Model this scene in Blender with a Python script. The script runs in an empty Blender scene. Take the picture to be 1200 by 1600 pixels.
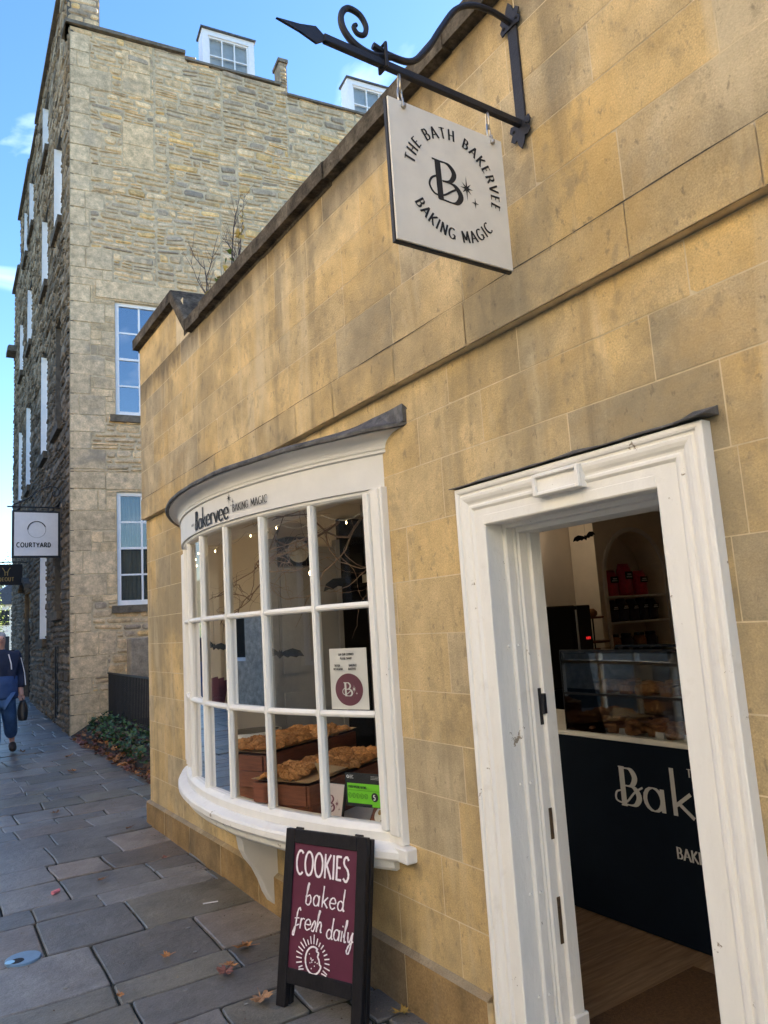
import bpy, math, random
from mathutils import Vector, Matrix, noise
R = math.radians
sc = bpy.context.scene
col = sc.collection
# ---------------------------------------------------------------- camera
cam = bpy.data.cameras.new('camera'); camo = bpy.data.objects.new('camera', cam); col.objects.link(camo)
cam.sensor_fit = 'HORIZONTAL'; cam.sensor_width = 36; cam.lens = 36*1150/1200
cam.clip_start = .05; cam.clip_end = 3000
def _cray(x, y): return Vector((x-600, -(y-800), -1150)).normalized()
_Z = _cray(110, -6900); _Y = _cray(-165, 1018); _Y = (_Y - _Z*_Y.dot(_Z)).normalized(); _X = _Y.cross(_Z)
camo.matrix_world = Matrix(((*_X, 0), (*_Y, 0), (*_Z, 1.62), (0, 0, 0, 1)))
sc.camera = camo
# ---------------------------------------------------------------- sky and sun
SUN_EL, SUN_ROT = R(21), R(86)
w = bpy.data.worlds.new('World'); sc.world = w; w.use_nodes = True
nt = w.node_tree; N = nt.nodes; L = nt.links; bg = N['Background']
sky = N.new('ShaderNodeTexSky'); sky.sky_type = 'NISHITA'; sky.sun_disc = False
sky.sun_elevation = SUN_EL; sky.sun_rotation = SUN_ROT; sky.air_density = 1.0; sky.dust_density = .5; sky.ozone_density = 2.2
tc = N.new('ShaderNodeTexCoord'); mp = N.new('ShaderNodeMapping'); mp.inputs['Scale'].default_value = (2.2, 1.0, 4.0); mp.inputs['Rotation'].default_value = (.5, .4, 1.3)
nz = N.new('ShaderNodeTexNoise'); nz.inputs['Scale'].default_value = 2.3; nz.inputs['Detail'].default_value = 7; nz.inputs['Distortion'].default_value = .9
cr = N.new('ShaderNodeValToRGB'); cr.color_ramp.elements[0].position = .58; cr.color_ramp.elements[1].position = 1.0
cr.color_ramp.elements[0].color = (0, 0, 0, 1); cr.color_ramp.elements[1].color = (.75, .75, .75, 1)
mx = N.new('ShaderNodeMix'); mx.data_type = 'RGBA'; mx.inputs['B'].default_value = (6.5, 7.2, 8.2, 1)
L.new(tc.outputs['Generated'], mp.inputs[0]); L.new(mp.outputs[0], nz.inputs['Vector']); L.new(nz.outputs['Fac'], cr.inputs[0])
hs_ = N.new('ShaderNodeHueSaturation'); hs_.inputs['Saturation'].default_value = 1.22; hs_.inputs['Value'].default_value = .94; hs_.inputs['Hue'].default_value = .508; L.new(sky.outputs[0], hs_.inputs['Color'])
L.new(cr.outputs[0], mx.inputs['Factor']); L.new(hs_.outputs[0], mx.inputs['A']); L.new(mx.outputs['Result'], bg.inputs[0])
bg.inputs[1].default_value = .092
sl = bpy.data.lights.new('sun', 'SUN'); sl.energy = 5; sl.angle = R(.5); sl.color = (1, .93, .82)
so = bpy.data.objects.new('sun', sl); col.objects.link(so)
sd = Vector((math.sin(SUN_ROT)*math.cos(SUN_EL), math.cos(SUN_ROT)*math.cos(SUN_EL), math.sin(SUN_EL)))
so.rotation_euler = sd.to_track_quat('Z', 'Y').to_euler(); so.location = sd*60
sc.view_settings.view_transform = 'Standard'; sc.view_settings.look = 'None'; sc.view_settings.gamma = 1
sc.view_settings.exposure = 2.6
sc.cycles.max_bounces = 10; sc.cycles.diffuse_bounces = 6; sc.cycles.transparent_max_bounces = 16
sc.cycles.use_denoising = True
sc.cycles.sample_clamp_indirect = 6
# ---------------------------------------------------------------- helpers
rng = random.Random(7)
WL = {}
class MB:
    def __init__(s): s.v = []; s.f = []; s.c = []
    def face(s, pts, c=(1, 1, 1)):
        i = len(s.v); s.v += [tuple(p) for p in pts]; s.f.append(tuple(range(i, i+len(pts)))); s.c.append(c)
    def mesh(s, vs, fs, c=(1, 1, 1)):
        i = len(s.v); s.v += [tuple(p) for p in vs]
        for f in fs: s.f.append(tuple(i+k for k in f)); s.c.append(c)
    def box(s, x0, x1, y0, y1, z0, z1, c=(1, 1, 1), M=None):
        vs = [Vector((x, y, z)) for x in (x0, x1) for y in (y0, y1) for z in (z0, z1)]
        if M: vs = [M @ v for v in vs]
        s.mesh(vs, [(0, 1, 3, 2), (4, 6, 7, 5), (0, 4, 5, 1), (2, 3, 7, 6), (0, 2, 6, 4), (1, 5, 7, 3)], c)
    def bbox(s, x0, x1, y0, y1, z0, z1, b=.004, c=(1, 1, 1), M=None):
        # a box with chamfered edges
        vs = []; idx = {}
        for a, x in enumerate((x0, x1)):
            for d, y in enumerate((y0, y1)):
                for e, z in enumerate((z0, z1)):
                    sx, sy, sz = (1-2*a)*b, (1-2*d)*b, (1-2*e)*b
                    idx[a, d, e] = len(vs); vs += [Vector((x, y+sy, z+sz)), Vector((x+sx, y, z+sz)), Vector((x+sx, y+sy, z))]
        if M: vs = [M @ v for v in vs]
        g = lambda a, d, e, k: idx[a, d, e]+k
        fs = []
        for t in (0, 1):
            fs.append((g(t, 0, 0, 0), g(t, 0, 1, 0), g(t, 1, 1, 0), g(t, 1, 0, 0)))
            fs.append((g(0, t, 0, 1), g(0, t, 1, 1), g(1, t, 1, 1), g(1, t, 0, 1)))
            fs.append((g(0, 0, t, 2), g(0, 1, t, 2), g(1, 1, t, 2), g(1, 0, t, 2)))
            for u in (0, 1):
                fs.append((g(t, u, 0, 0), g(t, u, 1, 0), g(t, u, 1, 1), g(t, u, 0, 1)))
                fs.append((g(t, 0, u, 0), g(t, 1, u, 0), g(t, 1, u, 2), g(t, 0, u, 2)))
                fs.append((g(0, t, u, 1), g(1, t, u, 1), g(1, t, u, 2), g(0, t, u, 2)))
        for k in idx.values(): fs.append((k, k+1, k+2))
        s.mesh(vs, fs, c)
    def tube(s, pts, r, n=8, c=(1, 1, 1), closed=False, cap=True):
        pts = [Vector(p) for p in pts]; m = len(pts); rs = r if isinstance(r, (list, tuple)) else [r]*m
        vs = []; pn = None
        for i, p in enumerate(pts):
            t = (pts[min(i+1, m-1)]-pts[max(i-1, 0)])
            if closed: t = pts[(i+1) % m]-pts[(i-1) % m]
            t.normalize()
            if pn is None: pn = t.orthogonal().normalized()
            pn = (pn - t*pn.dot(t))
            pn = pn.normalized() if pn.length > 1e-6 else t.orthogonal().normalized()
            b = t.cross(pn)
            for k in range(n):
                a = 2*math.pi*k/n; vs.append(p+(pn*math.cos(a)+b*math.sin(a))*rs[i])
        fs = [(i*n+k, i*n+(k+1) % n, ((i+1) % m)*n+(k+1) % n, ((i+1) % m)*n+k) for i in range(m if closed else m-1) for k in range(n)]
        if cap and not closed: fs += [tuple(range(n))[::-1], tuple((m-1)*n+k for k in range(n))]
        s.mesh(vs, fs, c)
    def lathe(s, cx, cy, prof, n=20, c=(1, 1, 1), sx=1, sy=1):
        vs = [(cx+r*sx*math.cos(2*math.pi*k/n), cy+r*sy*math.sin(2*math.pi*k/n), z) for r, z in prof for k in range(n)]
        m = len(prof)
        fs = [(i*n+k, i*n+(k+1) % n, (i+1)*n+(k+1) % n, (i+1)*n+k) for i in range(m-1) for k in range(n)]
        fs += [tuple(range(n))[::-1], tuple((m-1)*n+k for k in range(n))]
        s.mesh(vs, fs, c)
    def prism(s, poly, d, c=(1, 1, 1)):   # poly: 3D points, d: extrusion vector
        d = Vector(d); n = len(poly); a = [Vector(p) for p in poly]; b = [p+d for p in a]
        s.mesh(a+b, [tuple(range(n))[::-1], tuple(n+i for i in range(n))]+[(i, (i+1) % n, n+(i+1) % n, n+i) for i in range(n)], c)
    def build(s, name, mat, parent=None, origin=None, smooth=False, merge=False):
        o3 = Vector(WL[parent.name]) if parent else Vector(origin or (0, 0, 0))
        me = bpy.data.meshes.new(name)
        me.from_pydata([tuple(Vector(v)-o3) for v in s.v], [], s.f); me.materials.append(mat)
        ca = me.attributes.new('Col', 'FLOAT_COLOR', 'FACE')
        buf = []
        for c in s.c: buf += [c[0], c[1], c[2], 1.0]
        ca.data.foreach_set('color', buf)
        import bmesh
        bm = bmesh.new(); bm.from_mesh(me)
        if merge: bmesh.ops.remove_doubles(bm, verts=bm.verts, dist=1e-5)
        bmesh.ops.recalc_face_normals(bm, faces=bm.faces); bm.to_mesh(me); bm.free()
        if smooth: me.polygons.foreach_set('use_smooth', [True]*len(me.polygons))
        o = bpy.data.objects.new(name, me); col.objects.link(o)
        if parent: o.parent = parent
        else: o.location = o3
        WL[o.name] = tuple(o3)
        return o
def tag(o, label=None, cat=None, group=None, kind=None):
    if label: o['label'] = label
    if cat: o['category'] = cat
    if group: o['group'] = group
    if kind: o['kind'] = kind
    return o
def thing(name, loc, label, cat, group=None):
    o = bpy.data.objects.new(name, None); col.objects.link(o); o.location = loc; o.empty_display_size = .1
    WL[o.name] = tuple(loc); return tag(o, label, cat, group)
def copy_tree(o, parent=None):
    c = o.copy(); col.objects.link(c); c.parent = parent
    for ch in list(o.children): copy_tree(ch, c)
    return c
def sub(rects, h):
    out = []
    for (a, b, c, d) in rects:
        if h[0] >= b or h[1] <= a or h[2] >= d or h[3] <= c: out.append((a, b, c, d)); continue
        if h[2] > c: out.append((a, b, c, h[2]))
        if h[3] < d: out.append((a, b, h[3], d))
        lo, hi = max(c, h[2]), min(d, h[3])
        if h[0] > a: out.append((a, h[0], lo, hi))
        if h[1] < b: out.append((h[1], b, lo, hi))
    return out
def subs(rects, hs):
    for h in hs: rects = sub(rects, h)
    return rects
# ---------------------------------------------------------------- materials
def mat(name, c=(.5, .5, .5), rough=.6, attr=False, var=.15, nscale=6, bump=.0, bscale=40, metal=0, emit=None, es=1, stain=None, stretch=(1, 1, 1), c2=None, spec=.5, chips=None, fine=None):
    m = bpy.data.materials.new(name); m.use_nodes = True; nt = m.node_tree; N = nt.nodes; L = nt.links; b = N['Principled BSDF']
    b.inputs['Roughness'].default_value = rough; b.inputs['Metallic'].default_value = metal
    b.inputs['Specular IOR Level'].default_value = spec
    tc = N.new('ShaderNodeTexCoord')
    def nz(scale, detail=6, st=(1, 1, 1), rough=.6, dist=0):
        mp = N.new('ShaderNodeMapping'); mp.inputs['Scale'].default_value = st; L.new(tc.outputs['Object'], mp.inputs[0])
        n = N.new('ShaderNodeTexNoise'); n.inputs['Scale'].default_value = scale; n.inputs['Detail'].default_value = detail; n.inputs['Roughness'].default_value = rough; n.inputs['Distortion'].default_value = dist
        L.new(mp.outputs[0], n.inputs['Vector']); return n.outputs['Fac']
    def rng_(x, a, bb, c_, d):
        r = N.new('ShaderNodeMapRange'); r.inputs[1].default_value = a; r.inputs[2].default_value = bb; r.inputs[3].default_value = c_; r.inputs[4].default_value = d; L.new(x, r.inputs[0]); return r.outputs[0]
    def mixc(f, A, B, t='MIX'):
        k = N.new('ShaderNodeMix'); k.data_type = 'RGBA'; k.blend_type = t
        for s_, v in (('Factor', f), ('A', A), ('B', B)):
            if hasattr(v, 'is_linked'): L.new(v, k.inputs[s_])
            elif s_ == 'Factor': k.inputs[s_].default_value = v
            else: k.inputs[s_].default_value = (*v, 1)
        return k.outputs['Result']
    if attr:
        a = N.new('ShaderNodeAttribute'); a.attribute_name = 'Col'; base = a.outputs['Color']
        base = mixc(1.0, base, c, 'MULTIPLY')
    else:
        rg = N.new('ShaderNodeRGB'); rg.outputs[0].default_value = (*c, 1); base = rg.outputs[0]
    if c2: base = mixc(rng_(nz(nscale, 5, stretch), .4, .62, 0, 1), base, c2)
    if var:
        v = rng_(nz(nscale*1.7, 8, stretch), .3, .7, 1-var, 1+var)
        cb = N.new('ShaderNodeCombineColor')
        for k in range(3): L.new(v, cb.inputs[k])
        base = mixc(1.0, base, cb.outputs[0], 'MULTIPLY')
    if fine:
        v = rng_(nz(fine[0], 3), .3, .7, 1-fine[1], 1+fine[1])
        cb = N.new('ShaderNodeCombineColor')
        for k in range(3): L.new(v, cb.inputs[k])
        base = mixc(1.0, base, cb.outputs[0], 'MULTIPLY')
    if stain:  # list of (colour, scale, stretch, lo, hi, amount)
        for (sc_, ss, st, lo, hi, am) in stain: base = mixc(rng_(nz(ss, 6, st, .65, .3), lo, hi, 0, am), base, sc_)
    if chips: base = mixc(rng_(nz(chips[1], 8, (1, 1, 1), .75, .2), chips[2], chips[2]+.012, 0, 1), base, chips[0])
    L.new(base, b.inputs['Base Color'])
    if bump:
        bp = N.new('ShaderNodeBump'); bp.inputs['Strength'].default_value = bump; bp.inputs['Distance'].default_value = .01
        L.new(nz(bscale, 8, stretch, .7), bp.inputs['Height']); L.new(bp.outputs[0], b.inputs['Normal'])
    if emit: b.inputs['Emission Color'].default_value = (*emit, 1); b.inputs['Emission Strength'].default_value = es
    return m
def glassmat(name, refl=.1, tint=(.95, .97, .96), ior=1.5):
    m = bpy.data.materials.new(name); m.use_nodes = True; N = m.node_tree.nodes; L = m.node_tree.links
    N.remove(N['Principled BSDF']); out = N['Material Output']
    t = N.new('ShaderNodeBsdfTransparent'); t.inputs[0].default_value = (*tint, 1)
    g = N.new('ShaderNodeBsdfGlossy'); g.inputs['Roughness'].default_value = .01
    f = N.new('ShaderNodeFresnel'); f.inputs[0].default_value = ior
    ad = N.new('ShaderNodeMath'); ad.operation = 'ADD'; ad.use_clamp = True; ad.inputs[1].default_value = refl; L.new(f.outputs[0], ad.inputs[0])
    mx = N.new('ShaderNodeMixShader'); L.new(ad.outputs[0], mx.inputs[0]); L.new(t.outputs[0], mx.inputs[1]); L.new(g.outputs[0], mx.inputs[2]); L.new(mx.outputs[0], out.inputs[0])
    return m
GREY = (.16, .14, .11)
M = {}
ASH = [((.27, .225, .145), 1.1, (1, 1, .7), .46, .62, .72), ((.58, .36, .11), .8, (1, 1, .8), .52, .68, .5), ((.62, .52, .34), 3.2, (1, 1, .14), .55, .68, .55), ((.16, .135, .095), 4.5, (1, 1, .09), .56, .68, .42), ((.23, .19, .125), 9, (1, 1, .8), .56, .66, .4), ((.17, .14, .10), 30, (1, 1, .6), .60, .68, .55)]
M['ashlar'] = mat('honey_ashlar', (1, 1, 1), .9, attr=True, var=.26, nscale=2.6, bump=.45, bscale=70, fine=(170, .20), spec=.2, stain=ASH)
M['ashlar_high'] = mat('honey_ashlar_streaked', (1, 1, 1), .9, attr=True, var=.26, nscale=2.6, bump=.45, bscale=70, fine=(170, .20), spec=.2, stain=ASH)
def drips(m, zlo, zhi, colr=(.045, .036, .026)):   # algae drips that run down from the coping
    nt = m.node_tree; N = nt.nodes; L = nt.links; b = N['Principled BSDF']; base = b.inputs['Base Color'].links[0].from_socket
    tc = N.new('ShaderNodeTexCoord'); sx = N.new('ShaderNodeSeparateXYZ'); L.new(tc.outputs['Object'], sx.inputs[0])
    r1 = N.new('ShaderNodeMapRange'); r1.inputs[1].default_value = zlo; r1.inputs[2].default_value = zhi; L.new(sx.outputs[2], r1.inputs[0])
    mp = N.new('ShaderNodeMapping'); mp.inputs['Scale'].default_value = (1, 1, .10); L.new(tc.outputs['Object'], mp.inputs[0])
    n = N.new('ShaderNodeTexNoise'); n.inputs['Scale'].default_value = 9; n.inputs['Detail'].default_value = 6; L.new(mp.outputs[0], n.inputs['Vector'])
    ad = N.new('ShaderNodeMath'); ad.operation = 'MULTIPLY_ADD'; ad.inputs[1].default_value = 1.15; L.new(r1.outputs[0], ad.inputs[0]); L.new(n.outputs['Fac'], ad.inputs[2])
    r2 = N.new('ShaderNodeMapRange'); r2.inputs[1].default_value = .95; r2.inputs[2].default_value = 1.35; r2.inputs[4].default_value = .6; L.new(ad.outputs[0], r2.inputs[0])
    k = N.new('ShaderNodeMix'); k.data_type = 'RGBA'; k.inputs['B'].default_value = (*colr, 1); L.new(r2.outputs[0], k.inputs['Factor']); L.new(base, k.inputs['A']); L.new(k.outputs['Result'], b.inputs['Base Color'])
M['plinthstone'] = mat('grimy_plinth', (1.05, .95, .9), .9, attr=True, var=.3, nscale=3, bump=.5, bscale=60, fine=(120, .2), spec=.2, stain=[((.30, .24, .15), 2.5, (1, 1, .3), .55, .7, .6), ((.06, .055, .04), 3, (1, 1, .6), .5, .7, .6)])
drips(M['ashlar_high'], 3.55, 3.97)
M['mortar'] = mat('lime_mortar', (.64, .53, .34), .95, var=.2, nscale=8, spec=.1)
M['coping'] = mat('weathered_coping', (.075, .062, .045), .95, var=.5, nscale=7, bump=.9, bscale=25, c2=(.13, .11, .08), fine=(60, .3), spec=.1)
M['rubble'] = mat('limestone_rubble', (1.18, 1.09, .98), .95, attr=True, var=.32, nscale=5, bump=1.0, bscale=16, fine=(40, .16), spec=.1,
    stain=[((.24, .225, .20), .9, (1, 1, 2.0), .54, .70, .55), ((.15, .135, .115), 4, (1, 1, 3), .62, .74, .6)])
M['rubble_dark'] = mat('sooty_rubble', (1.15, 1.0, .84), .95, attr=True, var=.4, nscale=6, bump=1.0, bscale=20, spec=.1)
M['rubmortar'] = mat('old_mortar', (.56, .45, .29), .95, var=.3, nscale=6, bump=.5, bscale=30, spec=.1)
M['darkmortar'] = mat('dark_mortar', (.12, .105, .085), .95, var=.3, nscale=6, spec=.1)
M['flag'] = mat('flagstone', (1, 1, 1), .36, attr=True, var=.28, nscale=3.5, bump=.8, bscale=13, fine=(110, .22), spec=.5,
    stain=[((.035, .036, .038), 2.2, (1, 1, 1), .54, .7, .6), ((.17, .16, .14), 16, (1, 1, 1), .62, .72, .5), ((.05, .058, .035), 3, (1, 1, 1), .58, .74, .5), ((.16, .13, .10), 1.2, (1, 1, 1), .52, .7, .35)])
M['joint'] = mat('joint_dirt', (.022, .021, .018), .95, var=.3, nscale=12, bump=.8, bscale=60, c2=(.03, .036, .02))
M['white'] = mat('white_paint', (.83, .81, .75), .45, chips=((.20, .16, .11), 11, .675), var=.05, nscale=5, bump=.3, bscale=40, stretch=(1, 1, .3), stain=[((.55, .50, .40), 7, (1, 1, .4), .60, .78, .4)])
M['oldwhite'] = mat('chipped_white_paint', (.84, .82, .76), .5, var=.04, nscale=6, bump=.4, bscale=34, stretch=(1, 1, .25), chips=((.30, .25, .18), 9, .648), stain=[((.55, .50, .41), 8, (1, 1, 1), .60, .78, .35)])
M['fascia'] = mat('fascia_paint', (.66, .65, .62), .5, var=.05, nscale=4, bump=.1, bscale=20)
M['lead'] = mat('lead_sheet', (.07, .07, .07), .6, var=.4, nscale=12, bump=.9, bscale=30, metal=.2, c2=(.15, .145, .14), stain=[((.34, .33, .31), 16, (1, 1, .4), .60, .72, .6)])
M['iron'] = mat('wrought_iron', (.022, .022, .026), .55, var=.2, bump=.25, bscale=50, metal=.3)
M['steel'] = mat('galvanised_steel', (.45, .42, .36), .35, metal=.9, var=.2)
M['brass'] = mat('old_brass', (.10, .065, .035), .6, metal=.4, var=.4, nscale=30)
M['signface'] = mat('sign_face', (.72, .69, .61), .6, var=.05, nscale=6, bump=.05, stain=[((.42, .36, .26), 5, (1, 1, .12), .62, .8, .4)])
M['black'] = mat('black_paint', (.012, .012, .014), .55, var=.3, nscale=12, bump=.3, bscale=40)
M['ink'] = mat('black_lettering', (.012, .012, .013), .7, var=0)
M['boardframe'] = mat('board_frame_paint', (.009, .008, .010), .6, var=.3, nscale=14, bump=.5, bscale=30, chips=((.30, .28, .26), 60, .77), spec=.3, stretch=(1, 1, .4))
M['maroon'] = mat('maroon_board', (.105, .016, .040), .55, var=.12, nscale=5, stain=[((.20, .10, .13), 5, (1, 1, 1), .52, .75, .18)])
M['chalk'] = mat('chalk_pen', (.85, .78, .80), .8, var=.12, nscale=60)
M['navy'] = mat('navy_panel', (.006, .011, .020), .8, var=.08, spec=.15)
M['counterwhite'] = mat('counter_lettering', (.62, .62, .60), .6, var=0)
M['plaster'] = mat('cream_plaster', (.80, .73, .63), .9, var=.05, nscale=2)
M['nichepaint'] = mat('niche_paint', (.86, .78, .64), .8, var=.04)
M['plastergrey'] = mat('grey_plaster', (.30, .30, .31), .9, var=.05, nscale=2)
M['woodfloor'] = mat('oak_floor', (.36, .24, .14), .45, var=.35, nscale=3, stretch=(1, 14, 1), c2=(.27, .17, .09), bump=.1, bscale=20)
M['coir'] = mat('coir_mat', (.16, .085, .035), .98, var=.35, nscale=60, bump=1, bscale=200)
M['crate'] = mat('stained_crate', (.19, .062, .030), .5, var=.15, nscale=4, stretch=(2, 2, 22), c2=(.14, .045, .022), bump=.2)
M['paper'] = mat('baking_paper', (.50, .34, .18), .8, var=.12, nscale=10)
M['cookie'] = mat('cookie', (.50, .24, .085), .85, attr=True, var=.4, nscale=40, bump=1.0, bscale=90)
M['pastry'] = mat('pastry', (.32, .15, .06), .8, var=.4, nscale=30, bump=.6, bscale=60)
M['blackfelt'] = mat('black_card', (.008, .008, .009), .8, var=.1)
M['twig'] = mat('twig', (.22, .14, .09), .85, var=.3, nscale=30)
M['twigdark'] = mat('dark_twig', (.07, .05, .045), .85, var=.3, nscale=30)
M['fairy'] = mat('fairy_bulb', (1, .8, .5), .4, var=0, emit=(1, .72, .35), es=7)
M['wire'] = mat('clear_wire', (.35, .33, .28), .4, var=0)
M['white_paper'] = mat('white_paper', (.68, .67, .68), .8, var=.04, nscale=8, bump=.2, bscale=6)
M['plum'] = mat('plum_print', (.16, .055, .085), .7, var=.05)
M['green'] = mat('green_print', (.16, .55, .02), .5, var=0)
M['redbag'] = mat('red_foil_bag', (.55, .03, .08), .3, var=.2, nscale=20, bump=.6, bscale=14)
M['purplebag'] = mat('dark_foil_bag', (.035, .025, .05), .3, var=.3, nscale=20, bump=.6, bscale=14)
M['leafbrown'] = mat('dead_leaf', (1, 1, 1), .8, attr=True, var=.3, nscale=30, bump=.6, bscale=60)
M['leafgreen'] = mat('green_leaf', (1, 1, 1), .5, attr=True, var=.25, nscale=20)
M['soil'] = mat('leaf_litter_soil', (.035, .026, .018), .95, var=.5, nscale=9, bump=1, bscale=30)
M['slate'] = mat('slate_roof', (.06, .065, .08), .5, var=.3, nscale=5, bump=.3)
M['glass'] = glassmat('shop_glass', .0, ior=1.255)
M['glasscase'] = glassmat('case_glass', .04)
M['skyglass'] = glassmat('sash_glass', .30, (.55, .6, .62))
M['curtain'] = mat('net_curtain', (.30, .30, .29), .9, var=.3, nscale=5, stretch=(8, 8, .3))
M['blind'] = mat('pale_blind', (.50, .52, .56), .9, var=.08)
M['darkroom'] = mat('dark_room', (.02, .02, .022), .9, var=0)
M['sash'] = mat('sash_paint', (.88, .87, .84), .45, var=.04, bump=.1)
M['machine'] = mat('machine_black', (.012, .012, .013), .25, var=.1)
M['led'] = mat('red_display', (.5, .02, .02), .5, var=0, emit=(1, .03, .03), es=.12)
M['ledblue'] = mat('blue_display', (.05, .1, .5), .5, var=0, emit=(.05, .2, 1), es=1.5)
M['gold'] = mat('gold_paint', (.45, .30, .10), .45, metal=.3, var=.1)
M['cyan'] = mat('cyan_paint', (.15, .26, .40), .3, var=.1, bump=.2)
M['gum'] = mat('old_gum', (.26, .26, .25), .8, var=.2, nscale=60)
M['pink'] = mat('pink_plastic', (.70, .22, .27), .5, var=0)
M['purpledots'] = mat('plum_fabric', (.10, .015, .05), .9, var=.2)
# ---------------------------------------------------------------- lettering
def circ(cx, cy, rx, ry, a0, a1, n=18): return [(cx+rx*math.cos(R(a0+(a1-a0)*i/n)), cy+ry*math.sin(R(a0+(a1-a0)*i/n))) for i in range(n+1)]
def cat(pts, n=6):
    out = []; P = [pts[0]]+list(pts)+[pts[-1]]
    for i in range(1, len(P)-2):
        for k in range(n):
            t = k/n; a, b, c, d = P[i-1:i+3]
            out.append(tuple(.5*((2*b[j])+(-a[j]+c[j])*t+(2*a[j]-5*b[j]+4*c[j]-d[j])*t*t+(-a[j]+3*b[j]-3*c[j]+d[j])*t**3) for j in (0, 1)))
    return out+[tuple(pts[-1])]
G = {
 'T': (.62, [[(.31, 0), (.31, 1)], [(0, .97), (.62, .97)]]), 'H': (.66, [[(.08, 0), (.08, 1)], [(.58, 0), (.58, 1)], [(.08, .5), (.58, .5)]]),
 'E': (.5, [[(.08, 0), (.08, 1)], [(.08, .97), (.47, .97)], [(.08, .52), (.4, .52)], [(.08, .03), (.48, .03)]]),
 'F': (.48, [[(.08, 0), (.08, 1)], [(.08, .97), (.47, .97)], [(.08, .52), (.4, .52)]]),
 'B': (.6, [[(.1, 0), (.1, 1)], cat([(.1, .97), (.36, .96), (.48, .75), (.36, .54), (.1, .52)]), cat([(.1, .52), (.42, .5), (.56, .27), (.42, .05), (.1, .03)])]),
 'A': (.68, [[(0, 0), (.34, 1)], [(.34, 1), (.68, 0)], [(.12, .33), (.56, .33)]]),
 'K': (.6, [[(.08, 0), (.08, 1)], [(.55, 1), (.1, .45)], [(.2, .56), (.6, 0)]]),
 'R': (.6, [[(.08, 0), (.08, 1)], cat([(.08, .97), (.38, .96), (.5, .74), (.38, .5), (.08, .48)]), [(.3, .5), (.6, 0)]]),
 'V': (.62, [[(0, 1), (.31, 0)], [(.31, 0), (.62, 1)]]), 'I': (.2, [[(.1, 0), (.1, 1)]]),
 'N': (.66, [[(.08, 0), (.08, 1)], [(.08, 1), (.58, 0)], [(.58, 0), (.58, 1)]]),
 'G': (.72, [circ(.38, .5, .34, .5, 50, 330), [(.66, .04), (.66, .42)], [(.42, .42), (.66, .42)]]),
 'M': (.8, [[(.08, 0), (.1, 1)], [(.1, 1), (.4, .2)], [(.4, .2), (.7, 1)], [(.7, 1), (.74, 0)]]),
 'C': (.66, [circ(.38, .5, .34, .5, 50, 310)]), 'O': (.76, [circ(.38, .5, .34, .49, 0, 360, 26)]),
 'U': (.66, [cat([(.08, 1), (.08, .35), (.18, .05), (.33, 0), (.48, .05), (.58, .35), (.58, 1)])]),
 'Y': (.6, [[(0, 1), (.3, .45)], [(.3, .45), (.6, 1)], [(.3, 0), (.3, .45)]]),
 'D': (.68, [[(.08, 0), (.08, 1)], cat([(.08, .97), (.4, .93), (.6, .5), (.4, .07), (.08, .03)])]),
 'S': (.52, [cat([(.46, .86), (.3, .99), (.1, .9), (.1, .68), (.4, .45), (.46, .2), (.28, .0), (.04, .12)])]),
 'L': (.48, [[(.08, 0), (.08, 1)], [(.08, .03), (.46, .03)]]), 'P': (.56, [[(.08, 0), (.08, 1)], cat([(.08, .97), (.38, .96), (.5, .72), (.38, .46), (.08, .44)])]),
 '5': (.5, [[(.45, .97), (.1, .97)], [(.1, .97), (.08, .55)], cat([(.08, .55), (.3, .62), (.46, .4), (.4, .1), (.2, .0), (.04, .1)])]),
 'a': (.5, [circ(.22, .25, .19, .25, 0, 360, 16), [(.42, .5), (.42, 0)]]), 'k': (.46, [[(.07, 0), (.07, 1)], [(.42, .5), (.08, .2)], [(.15, .28), (.45, 0)]]),
 'e': (.46, [cat([(.05, .27), (.4, .28), (.36, .46), (.22, .52), (.06, .4), (.04, .18), (.2, .0), (.42, .1)])]),
 'r': (.36, [[(.07, 0), (.07, .52)], cat([(.07, .35), (.18, .5), (.34, .49)])]), 'v': (.44, [[(0, .5), (.21, 0)], [(.21, 0), (.42, .52)]]),
 'b': (.44, [cat([(.02, .3), (.12, .9), (.16, 1.), (.06, .9), (.04, .05)]), cat([(.04, .05), (.25, -.02), (.38, .2), (.28, .45), (.06, .35)])]),
 'd': (.5, [circ(.2, .22, .18, .22, 0, 360, 16), cat([(.4, 1.), (.38, .3), (.42, .02), (.5, .05)])]),
 'f': (.4, [cat([(.36, .85), (.28, 1.0), (.16, .8), (.14, .2), (.1, -.35), (.0, -.3), (.12, .05), (.4, .2)]), [(.0, .45), (.34, .5)]]),
 's': (.36, [cat([(.0, .1), (.2, .5), (.3, .3), (.2, .0), (.05, .05)])]), 'h': (.46, [cat([(.02, .4), (.14, 1), (.06, .9), (.05, 0)]), cat([(.05, .2), (.2, .5), (.34, .4), (.34, .05), (.44, .05)])]),
 'i': (.2, [[(.08, .5), (.08, 0)], [(.08, .68), (.1, .74)]]), 'l': (.24, [cat([(.0, .2), (.16, .9), (.1, 1.), (.06, .5), (.1, .02), (.22, .06)])]),
 'y': (.46, [cat([(.04, .5), (.08, .15), (.2, .05), (.36, .5)]), cat([(.37, .52), (.34, -.1), (.22, -.48), (.08, -.4), (.2, -.1), (.46, .12)])]),
 'n': (.46, [[(.05, .5), (.05, 0)], cat([(.05, .3), (.2, .5), (.36, .4), (.36, 0)])]), 'c': (.4, [circ(.22, .25, .19, .25, 45, 315, 12)]),
 'o': (.44, [circ(.22, .25, .19, .25, 0, 360, 16)]), 'x': (.4, [[(0, .5), (.38, 0)], [(0, 0), (.38, .5)]]),
 '!': (.2, [[(.1, .3), (.1, 1)]]), ' ': (.34, []),
}
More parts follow.
